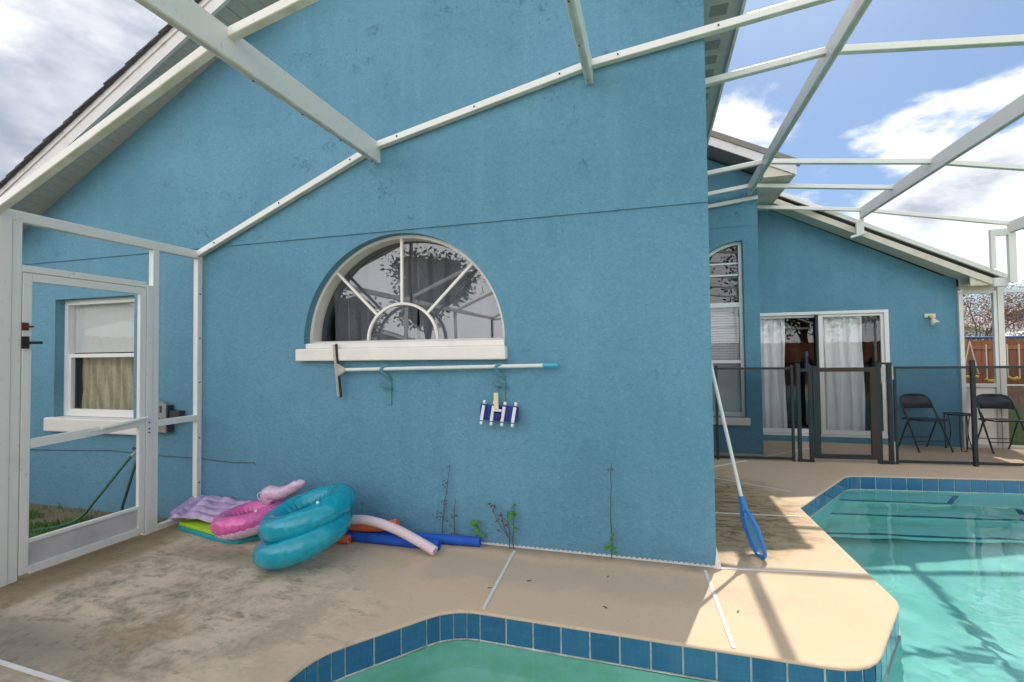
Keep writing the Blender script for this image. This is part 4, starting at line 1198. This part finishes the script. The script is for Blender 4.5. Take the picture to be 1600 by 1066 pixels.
def catmull(P, m=8):
    P = [Vector(p) for p in P]; Q = []
    for i in range(len(P) - 1):
        p0, p1, p2, p3 = P[max(i - 1, 0)], P[i], P[i + 1], P[min(i + 2, len(P) - 1)]
        for s in range(m):
            t = s / m
            Q.append(.5 * ((2 * p1) + (p2 - p0) * t + (2 * p0 - 5 * p1 + 4 * p2 - p3) * t * t + (-p0 + 3 * p1 - 3 * p2 + p3) * t ** 3))
    Q.append(P[-1]); return Q


def torus(Rm, rm, nu=72, nv=20, seam=.012, sq=1.0, seed=0):
    b = MB(); rnd = random.Random(seed); ph = [rnd.random() * 6.28 for _ in range(4)]
    for i in range(nu):
        a = 2 * math.pi * i / nu
        for j in range(nv):
            t = 2 * math.pi * j / nv
            pk = seam * (max(0, math.cos(t)) ** 6 * .35 + max(0, -math.cos(t)) ** 6) * (math.sin(a * 26 + ph[0]) + .5 * math.sin(a * 43 + ph[1]))
            rr = rm * (1 + .02 * math.sin(3 * a + ph[2])) + pk
            b.v.append(((Rm + rr * math.cos(t)) * math.cos(a), (Rm + rr * math.cos(t)) * math.sin(a), rr * math.sin(t) * sq))
    for i in range(nu):
        for j in range(nv):
            i2, j2 = (i + 1) % nu, (j + 1) % nv
            b.f.append((i * nv + j, i2 * nv + j, i2 * nv + j2, i * nv + j2)); b.mi.append(0)
    return b


def frame_M(c, ex, ey, ez): return Matrix(((ex.x, ey.x, ez.x, c[0]), (ex.y, ey.y, ez.y, c[1]), (ex.z, ey.z, ez.z, c[2]), (0, 0, 0, 1)))


def tilted(c, tilt, pitch=0):
    ex = rv * math.cos(R(tilt)) + zv * math.sin(R(tilt)); ez = -rv * math.sin(R(tilt)) + zv * math.cos(R(tilt)); ey = fv
    ey2 = ey * math.cos(R(pitch)) + ez * math.sin(R(pitch)); ez2 = ez * math.cos(R(pitch)) - ey * math.sin(R(pitch))
    return frame_M(c, ex, ey2, ez2)


def swim_ring(name, c, tilt, pitch, Rm, rm, m_, label, group, seed):
    root = empty(name, (0, 0, 0), 0, label, 'pool float', group); root.matrix_world = tilted(c, tilt, pitch)
    torus(Rm, rm, seed=seed).build('tube', m_, root, smooth=180)
    b = MB()
    nu = 72
    b.tube([((Rm - rm * 1.0) * math.cos(2 * math.pi * i / nu), (Rm - rm * 1.0) * math.sin(2 * math.pi * i / nu), .0) for i in range(nu)], .004, 5, closed=True)
    b.build('seam', m_, root, smooth=True)
    MB().tube([(Rm * .7, -Rm * .7 - .01, rm * .92), (Rm * .7, -Rm * .7 - .01, rm * 1.10)], [.012, .008], 10).build('valve', 'plastic_white', root, smooth=True)
    return root


swim_ring('swim_ring', (-2.37, 2.90, .165), 19, 3, .248, .088, 'vinyl_teal', 'clear teal inflatable ring at the bottom of the pair, resting on the deck', 'teal inflatable rings', 1)
swim_ring('swim_ring', (-2.385, 2.955, .315), 17, 5, .245, .088, 'vinyl_teal', 'clear teal inflatable ring lying on top of the other teal ring', 'teal inflatable rings', 2)
pk = swim_ring('swim_ring', (-3.13, 3.19, .145), 9, 1, .20, .072, 'vinyl_pink', 'hot pink inflatable ring with a pale lilac headrest on the foam mat', None, 3)
lo = torus(.195, .066, seed=4).build('lower_tube', 'vinyl_pale_pink', pk, smooth=180); lo.location = (.01, .0, -.040)
hr = MB().tube(catmull([(-2.99, 3.27, .25), (-3.02, 3.26, .30), (-2.98, 3.26, .325), (-2.90, 3.26, .325), (-2.83, 3.26, .35), (-2.74, 3.26, .395), (-2.66, 3.26, .43)], 6),
               [.05] * 2 + [.058] * 6 + [.062] * 5 + [.055] * 5 + [.05] * 6 + [.046] * 7 + [.038] * 3 + [.026, .016, .006], 14)
o = hr.build('headrest', 'vinyl_pale_pink', pk, smooth=True); o.matrix_parent_inverse = pk.matrix_world.inverted()
cl = MB().tube([(-3.13 + .03 * math.cos(t), 3.3, .275 + .03 * math.sin(t)) for t in [i * .5 for i in range(13)]], .003, 5).build('cord_loop', 'plastic_white', pk); cl.matrix_parent_inverse = pk.matrix_world.inverted()

# folded foam mat: lime above, teal below
mat_ = empty('foam_mat', (0, 0, 0), 0, 'lime and teal layered foam float lying flat under the pink ring', 'pool float')
mp = [(-3.86, 3.19), (-3.80, 3.13), (-3.3, 3.01), (-3.14, 2.985), (-3.06, 3.01), (-2.86, 3.25), (-2.9, 3.36), (-3.75, 3.40)]
def mpz(z0, dz, off, m_, name):
    c = Vector((-3.35, 3.2)); b = MB()
    pts = []
    for i in range(len(mp)):
        p0, p1 = Vector(mp[i]), Vector(mp[(i + 1) % len(mp)])
        for s in range(4):
            q = p0.lerp(p1, s / 4); q = q + (q - c).normalized() * off; pts.append((q.x, q.y, z0))
    b.prism(pts, (0, 0, dz)); b.build(name, m_, mat_, bevel=.010)
mpz(.002, .034, .004, 'foam_teal', 'teal_layer'); mpz(.037, .030, -.006, 'foam_lime', 'lime_layer')

# lilac air mattress
am = empty('air_mattress', (0, 0, 0), 0, 'crumpled lilac inflatable mattress at the left end of the float pile', 'pool float')
am.matrix_world = tilted((-3.60, 3.30, .125), -2, 12)
b = MB(); nx, ny = 44, 40; rnd = random.Random(9)
for sgn in (1, -1):
    base = len(b.v)
    for j in range(ny + 1):
        for i in range(nx + 1):
            uu, vv = i / nx, j / ny
            e = min(uu, 1 - uu, vv, 1 - vv); pil = 1 if uu < .16 else 0
            puff = (.028 * abs(math.sin(vv * 4 * math.pi)) ** .6 * (1 if uu > .16 else 0) * abs(math.sin((uu - .16) / .84 * 3 * math.pi)) ** .25 + (.035 * math.sin(min(1, uu / .16) * math.pi) if uu <= .16 else 0)) * min(1, e / .05)
            wob = .006 * math.sin(17 * uu + 5 * vv) + .004 * math.sin(31 * vv + 9 * uu)
            b.v.append(((uu - .5) * .56, (vv - .5) * .36 + .02 * math.sin(uu * 7), sgn * puff + wob + .02 * math.sin(uu * 3.1 + .4)))
    for j in range(ny):
        for i in range(nx):
            a = base + j * (nx + 1) + i; b.f.append((a, a + 1, a + nx + 2, a + nx + 1)); b.mi.append(0)
b.build('mattress', 'vinyl_lilac', am, smooth=180)
MB().prism([(-.32, -.09, .02), (-.275, -.14, .01), (-.265, .14, .01), (-.29, .17, .03)], (0, 0, .006)).build('edge_flap', 'vinyl_lilac', am)


def noodle(pts, rad, m_, label, end_hole=True):
    root = empty('pool_noodle', pts[-1], 0, label, 'pool noodle', 'foam pool noodles')
    P = catmull(pts, 8); o0 = Vector(pts[-1]); n = 18
    P = [p - o0 for p in P]
    b = MB().tube(P, rad, n, caps=False)
    # end faces with the bore showing
    for end, nx_ in ((len(P) - 1, P[-1] - P[-2]), (0, P[0] - P[1])):
        base = end * n; c = P[end]; d = nx_.normalized()
        inner = [Vector(b.v[base + j]) * .38 + c * .62 for j in range(n)]; deep = [p - d * .05 for p in inner]
        k0 = len(b.v); b.v += [tuple(p) for p in inner] + [tuple(p) for p in deep]
        for j in range(n):
            j2 = (j + 1) % n
            b.f.append((base + j, base + j2, k0 + j2, k0 + j)); b.f.append((k0 + j, k0 + j2, k0 + n + j2, k0 + n + j)); b.mi += [0, 0]
    b.build('foam', m_, root, smooth=50)
    return root


noodle([(-2.75, 3.36, .034), (-2.3, 3.37, .034), (-1.8, 3.39, .034), (-1.255, 3.425, .034)], .034, 'foam_blue', 'blue foam noodle against the wall, the longest to the right')
noodle([(-2.9, 3.275, .036), (-2.4, 3.285, .036), (-2.0, 3.285, .036), (-1.52, 3.285, .036)], .036, 'foam_blue', 'blue foam noodle lying on the deck under the pale noodle')
noodle([(-2.9, 3.20, .034), (-2.6, 3.215, .034), (-2.235, 3.225, .034)], .033, 'foam_orange', 'orange noodle end poking out under the teal rings')
noodle([(-2.8, 3.32, .12), (-2.3, 3.31, .100), (-2.05, 3.33, .108), (-1.90, 3.36, .140)], .034, 'foam_orange', 'orange foam noodle lying on the blue noodles behind the pale one')
noodle([(-2.8, 3.18, .12), (-2.5, 3.22, .155), (-2.255, 3.235, .178), (-2.06, 3.235, .185), (-1.84, 3.215, .150), (-1.66, 3.195, .095), (-1.505, 3.18, .036)], .034, 'foam_pale', 'pale pink foam noodle arching down over the blue noodles')

# ------------------------------------------------------------------ leaf skimmer
sk = empty('leaf_skimmer', (.69, 3.72, 0), 0, 'blue leaf skimmer net on a white pole leaning against the wall corner', 'skimmer net')
top = Vector((.385 - .69, .075, 1.42)); nt = Vector((-.105, 0, .345))
MB().tube([nt, top], .0125, 12).build('pole', 'pole_white', sk, smooth=True)
MB().tube([nt + (top - nt).normalized() * -.03, nt + (top - nt).normalized() * .07], [.024, .018], 12).build('socket', 'plastic_sky', sk, smooth=True)
d = (nt).normalized(); sd_ = Vector((.36, -.93, .0)); sd_ = (sd_ - d * sd_.dot(d)).normalized(); nn = d.cross(sd_).normalized()
fp = [(0, .345), (-.05, .31), (-.085, .24), (-.085, .10), (-.06, .03), (0, .006), (.06, .03), (.085, .10), (.085, .24), (.05, .31)]
loop = [d * b_ + sd_ * a_ for a_, b_ in fp]
cl_ = []
for i in range(len(loop)):
    p0, p1, p2, p3 = loop[i - 1], loop[i], loop[(i + 1) % len(loop)], loop[(i + 2) % len(loop)]
    for s in range(4):
        t = s / 4; cl_.append(.5 * ((2 * p1) + (p2 - p0) * t + (2 * p0 - 5 * p1 + 4 * p2 - p3) * t * t + (-p0 + 3 * p1 - 3 * p2 + p3) * t ** 3))
MB().tube(cl_, .013, 8, closed=True).build('hoop', 'plastic_sky', sk, smooth=True)
b = MB(); c0 = sum(cl_, Vector()) / len(cl_) + nn * .035; k = len(cl_)
mid_ = [(p + c0) / 2 + nn * .02 for p in cl_]
b.add(cl_ + mid_ + [c0], [(i, (i + 1) % k, k + (i + 1) % k, k + i) for i in range(k)] + [(k + i, k + (i + 1) % k, 2 * k) for i in range(k)])
b.build('net', 'net_mesh', sk, smooth=True)

# ------------------------------------------------------------------ pool safety fence and gate
def fy(x): return 6.95 + .093 * (x - .76)
pf = empty('pool_fence', (0, 0, 0), 0, 'black mesh pool safety fence across the deck in front of the sliding door', 'fence')
def fpost(x, h=1.24, w=.032, off=0, m_='black_metal', par=pf, name='post', z0=0):
    y = fy(x) + off
    return MB().box(x - w / 2, x + w / 2, y - w / 2, y + w / 2, z0, h).build(name, m_, par, bevel=.003)
for x in (.80, 1.715): fpost(x)
fpost(3.72, 1.285, .042); fpost(4.9); fpost(6.1)
def fpanel(x0, x1):
    a = (x0, fy(x0), 0); c = (x1, fy(x1), 0)
    MB().add([(a[0], a[1], .02), (c[0], c[1], .02), (c[0], c[1], 1.20), (a[0], a[1], 1.20)], [(0, 1, 2, 3)]).build('mesh_panel', 'fence_mesh', pf)
    MB().bar((a[0], a[1], 1.195), (c[0], c[1], 1.195), .008, .030).build('top_band', 'black_metal', pf)
    MB().bar((a[0], a[1], .035), (c[0], c[1], .035), .008, .034).build('bottom_band', 'black_metal', pf)
fpanel(.30, .784); fpanel(.816, 1.70); fpanel(2.86, 3.70); fpanel(3.742, 4.884); fpanel(4.916, 6.084)
# double posts either side of the gate
for x in (1.79, 1.925): fpost(x, 1.235, .042, .0)
MB().box(1.765, 1.95, fy(1.85) - .02, fy(1.85) + .02, 0.002, .03).build('base_shoe', 'black_metal', pf)
MB().box(1.765, 1.812, fy(1.79) - .021, fy(1.79) + .021, 1.2355, 1.26).build('post_cap', 'black_metal', pf)
MB().tube([(1.89, fy(1.89), 1.15), (1.89, fy(1.89), 1.34)], .018, 12).tube([(1.89, fy(1.89), 1.34), (1.89, fy(1.89), 1.41)], [.03, .026], 12).build('latch', 'plastic_dark', pf, smooth=True)
MB().box(1.80, 1.91, fy(1.85) - .012, fy(1.85) + .012, 1.15, 1.19).build('latch_arm', 'black_metal', pf)
for x in (2.70, 2.825): fpost(x, 1.235, .046)
MB().box(2.675, 2.85, fy(2.76) - .022, fy(2.76) + .022, 1.236, 1.262).build('head_link', 'black_metal', pf)
MB().box(2.68, 2.85, fy(2.76) - .023, fy(2.76) + .023, 0.002, .04).build('base_shoe', 'black_metal', pf)
MB().box(2.735, 2.765, fy(2.76) - .012, fy(2.76) + .012, 1.00, 1.2).build('hinge', 'steel', pf)
MB().box(2.85, 2.866, fy(2.86) - .02, fy(2.86) + .02, 1.05, 1.21).box(2.85, 2.862, fy(2.86) - .02, fy(2.86) + .02, .03, .28).build('hinge', 'steel', pf)
fpost(2.885, 1.21, .028)
gt = empty('pool_gate', (0, 0, 0), 0, 'dark framed mesh gate in the middle of the black pool fence', 'gate')
for x in (1.995, 2.645):
    w = .075
    MB().box(x - w / 2, x + w / 2, fy(x) - .018, fy(x) + .018, .05, 1.205).build('stile', 'black_metal' if x < 2 else 'brown_metal', gt, bevel=.003)
MB().bar((2.033, fy(2.03), 1.175), (2.607, fy(2.607), 1.175), .034, .052).build('top_rail', 'brown_metal', gt)
MB().bar((2.033, fy(2.03), .078), (2.607, fy(2.607), .078), .034, .056).build('bottom_rail', 'black_metal', gt)
MB().add([(2.03, fy(2.03), .1), (2.61, fy(2.61), .1), (2.61, fy(2.61), 1.15), (2.03, fy(2.03), 1.15)], [(0, 1, 2, 3)]).build('mesh_panel', 'fence_mesh', gt)

# ------------------------------------------------------------------ folding chairs, side table


def folding_chair(label):
    root = empty('folding_chair', (0, 0, 0), 0, label, 'chair', 'black folding chairs by the far wall')
    for s in (-1, 1):
        MB().tube([(s * .225, -.205, 0), (s * .222, -.12, .17), (s * .215, .06, .53), (s * .205, .14, .69), (s * .17, .165, .745), (s * .11, .175, .765), (0, .178, .77)], .0115, 10).build('front_leg', 'chair_metal', root, smooth=True)
        MB().tube([(s * .200, .215, 0), (s * .198, .06, .33), (s * .196, .015, .43)], .0105, 10).build('rear_leg', 'chair_metal', root, smooth=True)
        MB().bar((s * .205, .06, .535), (s * .200, -.02, .40), .006, .02, (1, 0, 0)).build('hinge_link', 'chair_metal', root)
    # curved steel back
    b = MB(); nx = 14
    for z, hw, dy in ((.575, .195, 0), (.70, .195, .058), (.745, .165, .08), (.768, .11, .092)):
        for i in range(nx + 1):
            t = -1 + 2 * i / nx
            b.v.append((hw * t, .085 + dy + .025 * (1 - t * t), z))
    for k in range(3):
        for i in range(nx): b.f.append((k * (nx + 1) + i, k * (nx + 1) + i + 1, (k + 1) * (nx + 1) + i + 1, (k + 1) * (nx + 1) + i)); b.mi.append(0)
    o = b.build('backrest', 'chair_metal', root, smooth=True); sl_ = o.modifiers.new('solid', 'SOLIDIFY'); sl_.thickness = .006
    # pressed seat with rolled edge
    pts = []
    for cx_, cy_, a0 in ((.15, -.16, -90), (.15, .12, 0), (-.15, .12, 90), (-.15, -.16, 180)):
        for j in range(5): a = R(a0 + j * 22.5); pts.append((cx_ + .045 * math.cos(a), cy_ + .045 * math.sin(a), .415 - .0 + (.012 if cy_ < 0 else 0)))
    MB().prism(pts, (0, 0, .022)).build('seat', 'chair_metal', root, bevel=.008)
    MB().tube([(-.222, -.135, .145), (.222, -.135, .145)], .007, 8).build('stretcher', 'chair_metal', root)
    MB().tube([(-.199, .14, .155), (.199, .14, .155)], .007, 8).build('stretcher', 'chair_metal', root)
    return root


ch = folding_chair('black folding chair against the blue wall, seen wholly through the fence mesh')
ch.location = (3.66, 8.25, 0); ch.rotation_euler = (0, 0, R(14))
c2 = copy_tree(ch); c2.location = (4.60, 8.335, 0); c2.rotation_euler = (0, 0, R(2)); c2['label'] = 'black folding chair standing in front of the white screen wall post'
tb = empty('side_table', (4.13, 8.36, 0), 0, 'small round black wire side table between the two folding chairs', 'table')
MB().tube([(.165 * math.cos(a), .165 * math.sin(a), .50) for a in [i * 2 * math.pi / 28 for i in range(28)]], .010, 8, closed=True).build('rim', 'chair_metal', tb, smooth=True)
MB().tube([(0, 0, .494), (0, 0, .500)], .160, 28).build('table_top', 'chair_metal', tb)
for i in range(3):
    a = R(20 + 120 * i); ca, sa = math.cos(a), math.sin(a); pa, pb = -sa, ca
    MB().tube(catmull([(.15 * ca + .03 * pa, .15 * sa + .03 * pb, .495), (.155 * ca + .025 * pa, .155 * sa + .025 * pb, .24), (.15 * ca + .03 * pa, .15 * sa + .03 * pb, .02), (.165 * ca, .165 * sa, .008), (.15 * ca - .03 * pa, .15 * sa - .03 * pb, .02), (.10 * ca - .025 * pa, .10 * sa - .025 * pb, .24), (.13 * ca - .03 * pa, .13 * sa - .03 * pb, .495)], 5), .006, 6).build('leg', 'chair_metal', tb, smooth=True)

# ------------------------------------------------------------------ beyond the enclosure


def grass(name, x0, x1, y0, y1, n, label=None, h=.06, seed=1, keep=lambda x, y: 1):
    rnd = random.Random(seed); b = MB()
    for _ in range(n):
        x, y = rnd.uniform(x0, x1), rnd.uniform(y0, y1)
        if rnd.random() > keep(x, y): continue
        a = rnd.uniform(0, 6.28); hh = h * rnd.uniform(.4, 1.2); w = .004 + .003 * rnd.random(); lx, ly = rnd.uniform(-.03, .03), rnd.uniform(-.03, .03)
        dx_, dy_ = w * math.cos(a), w * math.sin(a)
        b.v += [(x - dx_, y - dy_, -.06), (x + dx_, y + dy_, -.06), (x + lx, y + ly, -.06 + hh)]
        k = len(b.v); b.f.append((k - 3, k - 2, k - 1)); b.mi.append(0)
    me = bpy.data.meshes.new(name); me.from_pydata(b.v, [], b.f); me.materials.append(MATS['blade'])
    o = bpy.data.objects.new(name, me); COL.objects.link(o); o['kind'] = 'stuff'; o['label'] = label; o['category'] = 'grass'
    return o


def patchy(x, y): return (.25 + .75 * (math.sin(x * 7.3 + math.sin(y * 9)) * math.sin(y * 6.1 + x * 2.2) > -.25)) * (1 if y < D - .32 - .12 * math.sin(x * 9) else .12)
grass('grass', -7.2, -4.06, 1.6, D - .03, 26000, 'patchy green grass on the soil strip beyond the screen door', .055, 1, patchy)
grass('grass', 4.3, 9.5, 8.75, 14.6, 60000, 'green lawn beyond the far screen wall under the swings', .09, 2)


def board_fence(name, a, c, h, label, face=-1, step=.142, wood='cedar'):
    a = Vector(a); c = Vector(c); L = (c - a).length; d = (c - a).normalized()
    root = empty(name, a, math.atan2(d.y, d.x), label, 'fence')
    n = int(L / step); rnd = random.Random(n)
    pm_ = MB().prism([(0, 0, 0), (step - .008, 0, 0), (step - .008, 0, h - .04), (step - .03, 0, h), (.022, 0, h), (0, 0, h - .04)], (0, .018, 0)).mesh('picket', wood)
    for i in range(n): inst('picket', pm_, root, loc=(i * step, rnd.uniform(-.003, .003), rnd.uniform(-.008, .008)))
    y = -.042 if face < 0 else .018
    for z in (.35, h * .86): MB().box(0, L, y, y + .04, z, z + .09).build('rail', wood, root)
    return root


board_fence('board_fence', (5.0, 15.1, -.06), (16.0, 15.1, -.06), 1.70, 'brown board fence beyond the swings on the far side of the lawn')

sw = empty('swing_set', (0, 0, 0), 0, 'swing set with blue top bar and yellow seats on the lawn before the brown fence', 'swing set')
MB().tube([(5.2, 12.5, 1.66), (8.6, 10.9, 1.60)], .028, 10).build('top_bar', 'swing_blue', sw, smooth=True)
for (x, y) in ((5.2, 12.5), (8.6, 10.9)):
    for s in (-1, 1): MB().tube([(x, y, 1.63), (x + s * .35, y + s * .8, -.06)], .025, 8).build('leg', 'swing_blue', sw)
dS = Vector((3.4, -1.6, 0)).normalized()
def swing(px, spread, tilt=0, sag=.035):
    p = Vector(px); t = p + Vector((0, 0, .70))
    seat = MB(); m = 9
    pts = [p + dS * (spread * (-1 + 2 * i / (m - 1))) + Vector((0, 0, sag * (-1 + 2 * i / (m - 1)) ** 2)) for i in range(m)]
    cr = Vector((-dS.y, dS.x, 0)) * .07
    for q in pts: seat.v += [tuple(q - cr), tuple(q + cr)]
    for i in range(m - 1): seat.f.append((2 * i, 2 * i + 1, 2 * i + 3, 2 * i + 2)); seat.mi.append(0)
    o = seat.build('swing_seat', 'swing_yellow', sw, smooth=True); s_ = o.modifiers.new('solid', 'SOLIDIFY'); s_.thickness = .05
    for s in (-1, 1):
        MB().tube([p + dS * spread * s + Vector((0, 0, .035)), t + dS * (.0 if tilt == 0 else spread * s)], .011, 6).build('rope', 'rope', sw)
swing((6.16, 12.02, .875), .115, 0, .008); swing((6.42, 11.88, .80), .06, 1); swing((6.70, 11.74, .80), .08, 1)


def tree(base, h, cr, leaf_m, n, label, seed, flat=.75, group=None, sparse=False, leaf=.14):
    rnd = random.Random(seed)
    root = empty('tree', base, 0, label, 'tree', group)
    b = MB(); b.tube([(0, 0, -.1), (rnd.uniform(-.1, .1), rnd.uniform(-.1, .1), h * .3), (rnd.uniform(-.2, .2), rnd.uniform(-.2, .2), h * .62)], [.16 * h / 6, .11 * h / 6, .05 * h / 6], 8)
    tips = []
    for i in range(11):
        a = rnd.uniform(0, 6.28); r_ = cr * rnd.uniform(.45, .95); zt = h * rnd.uniform(.5, .95)
        e = Vector((r_ * math.cos(a), r_ * math.sin(a), zt)); m_ = Vector((e.x * .4, e.y * .4, h * .35 + (zt - h * .35) * .55))
        b.tube([(0, 0, h * rnd.uniform(.25, .45)), m_, e], [.05 * h / 6, .03 * h / 6, .01 * h / 6], 6); tips.append(e)
        for _ in range(3):
            e2 = e + Vector((rnd.uniform(-.4, .4), rnd.uniform(-.4, .4), rnd.uniform(-.1, .45))) * cr * .5
            b.tube([m_.lerp(e, .6), e2], [.018 * h / 6, .006 * h / 6], 5); tips.append(e2)
    b.build('trunk', 'bark', root, smooth=True)
    c = MB()
    for _ in range(n):
        t = rnd.choice(tips); s = cr * (.34 if not sparse else .30)
        p = t + Vector((rnd.gauss(0, s), rnd.gauss(0, s), rnd.gauss(0, s * flat)))
        d_ = Vector((rnd.uniform(-1, 1), rnd.uniform(-1, 1), rnd.uniform(-1, .6))).normalized(); q = d_.orthogonal().normalized()
        L_ = leaf * rnd.uniform(.6, 1.3)
        c.add([p, p + d_ * L_ * .5 + q * L_ * .28, p + d_ * L_, p + d_ * L_ * .5 - q * L_ * .28], [(0, 1, 2, 3)])
    me = bpy.data.meshes.new('crown'); me.from_pydata(c.v, [], c.f); me.materials.append(MATS[leaf_m])
    o = bpy.data.objects.new('crown', me); COL.objects.link(o); o.parent = root
    return root


tree((10.2, 19.3, 0), 3.3, 1.45, 'foliage_red', 9000, 'sparse reddish tree showing above the brown fence beside the white post', 11, sparse=True, leaf=.07)
tree((9.0, 18.4, 0), 1.85, .55, 'foliage', 1400, 'low green bush showing over the fence left of the reddish tree', 12, leaf=.10)
tree((11.6, 18.2, 0), 1.95, .6, 'foliage_red', 1200, 'low reddish bush over the fence right of the white post', 16, leaf=.10)


def far_house(base, w, dpt, hw, rise, wm, label, rz=0, win=True):
    root = empty('neighbour_house', base, rz, label, 'house', None)
    MB().prism([(-w / 2, 0, 0), (w / 2, 0, 0), (w / 2, 0, hw), (0, 0, hw + rise), (-w / 2, 0, hw)], (0, dpt, 0)).build('wall', wm, root)
    for s in (-1, 1):
        e = w / 2 + .4; ez = hw - rise * .4 / (w / 2)
        MB().prism([(0, -.4, hw + rise + .02), (s * e, -.4, ez + .02), (s * e, -.4, ez + .20), (0, -.4, hw + rise + .20)], (0, dpt + .8, 0)).build('roof', 'roof_grey', root)
        MB().bar((0, -.43, hw + rise + .06), (s * e, -.43, ez + .06), .05, .22).build('fascia', 'trim_white', root)
    if win:
        for x in (-w * .22, w * .2):
            f_ = MB().box(x - .6, x + .6, -.06, -.01, .9, 2.1).build('window', 'trim_white', root); MB().box(x - .52, x + .52, -.075, -.062, .98, 2.02).build('pane', 'window_dark', f_)
    return root


far_house((14.2, 28.0, 0), 7.5, 8, 1.55, 1.05, 'house_pale', 'low pale neighbouring house with grey roof left behind the brown fence', R(-58))
far_house((23.0, 36.0, 0), 11, 9, 2.6, 1.7, 'house_blue', 'blue neighbouring gabled house farther off to the right behind the fence', R(-20))
um = empty('garden_umbrella', (12.2, 20.9, 0), 0, 'white domed umbrella canopy just above the brown fence at the right', 'umbrella')
MB().tube([(0, 0, 0), (0, 0, 2.05)], .025, 8).build('pole', 'steel', um)
MB().tube([(0, 0, 2.0), (0, 0, 1.97), (0, 0, 1.88), (0, 0, 1.74)], [.05, .35, .70, .95], 16, caps=False).build('canopy', 'canvas', um, smooth=True)

sh = empty('roller_shade', (-5.33, D + .16, 1.49), 0, 'white roller shade behind the upper half of the left double-hung window', 'shade')
MB().box(-.51, .51, -.003, .003, 0, .53).build('shade_cloth', 'canvas', sh)
MB().tube([(-.52, 0, .53), (.52, 0, .53)], .018, 10).build('shade_roller', 'plastic_white', sh)
# seen mirrored in the glass: what stands behind the photographer
board_fence('board_fence', (14.0, -7.2, -.06), (-9.0, -7.2, -.06), 1.85, 'brown board fence behind the pool, mirrored in the sliding door', 1)
board_fence('board_fence', (-8.6, 15.0, -.06), (-8.6, -7.0, -.06), 1.85, 'weathered grey board fence left of the side yard, mirrored in the left window', 1, wood='cedar_grey')
tree((-9.6, -12.5, 0), 5.6, 1.2, 'foliage', 12000, 'tall green tree mirrored in the middle of the arched window', 21, leaf=.20, group='trees mirrored in the windows')
tree((-13.6, -12.0, 0), 4.2, 1.1, 'foliage', 10000, 'green tree mirrored at the left of the arched window', 22, leaf=.20, group='trees mirrored in the windows')
tree((7.5, -11.0, 0), 6.5, 2.8, 'foliage', 14000, 'green tree mirrored in the left panel of the sliding door', 23, leaf=.20, group='trees mirrored in the windows')
tree((12.5, -12.0, 0), 7.0, 2.8, 'foliage', 14000, 'green tree mirrored in the right panel of the sliding door', 24, leaf=.20, group='trees mirrored in the windows')
far_house((-27, -33, 0), 11, 9, 2.6, 1.9, 'house_pale', 'pale gabled house mirrored low in the arched window', R(160), False)
far_house((-21.5, -7.5, 0), 9, 8, 2.4, 1.5, 'house_pale', 'pale gabled house mirrored in the left window', R(120), False)
bpy.context.view_layer.update()
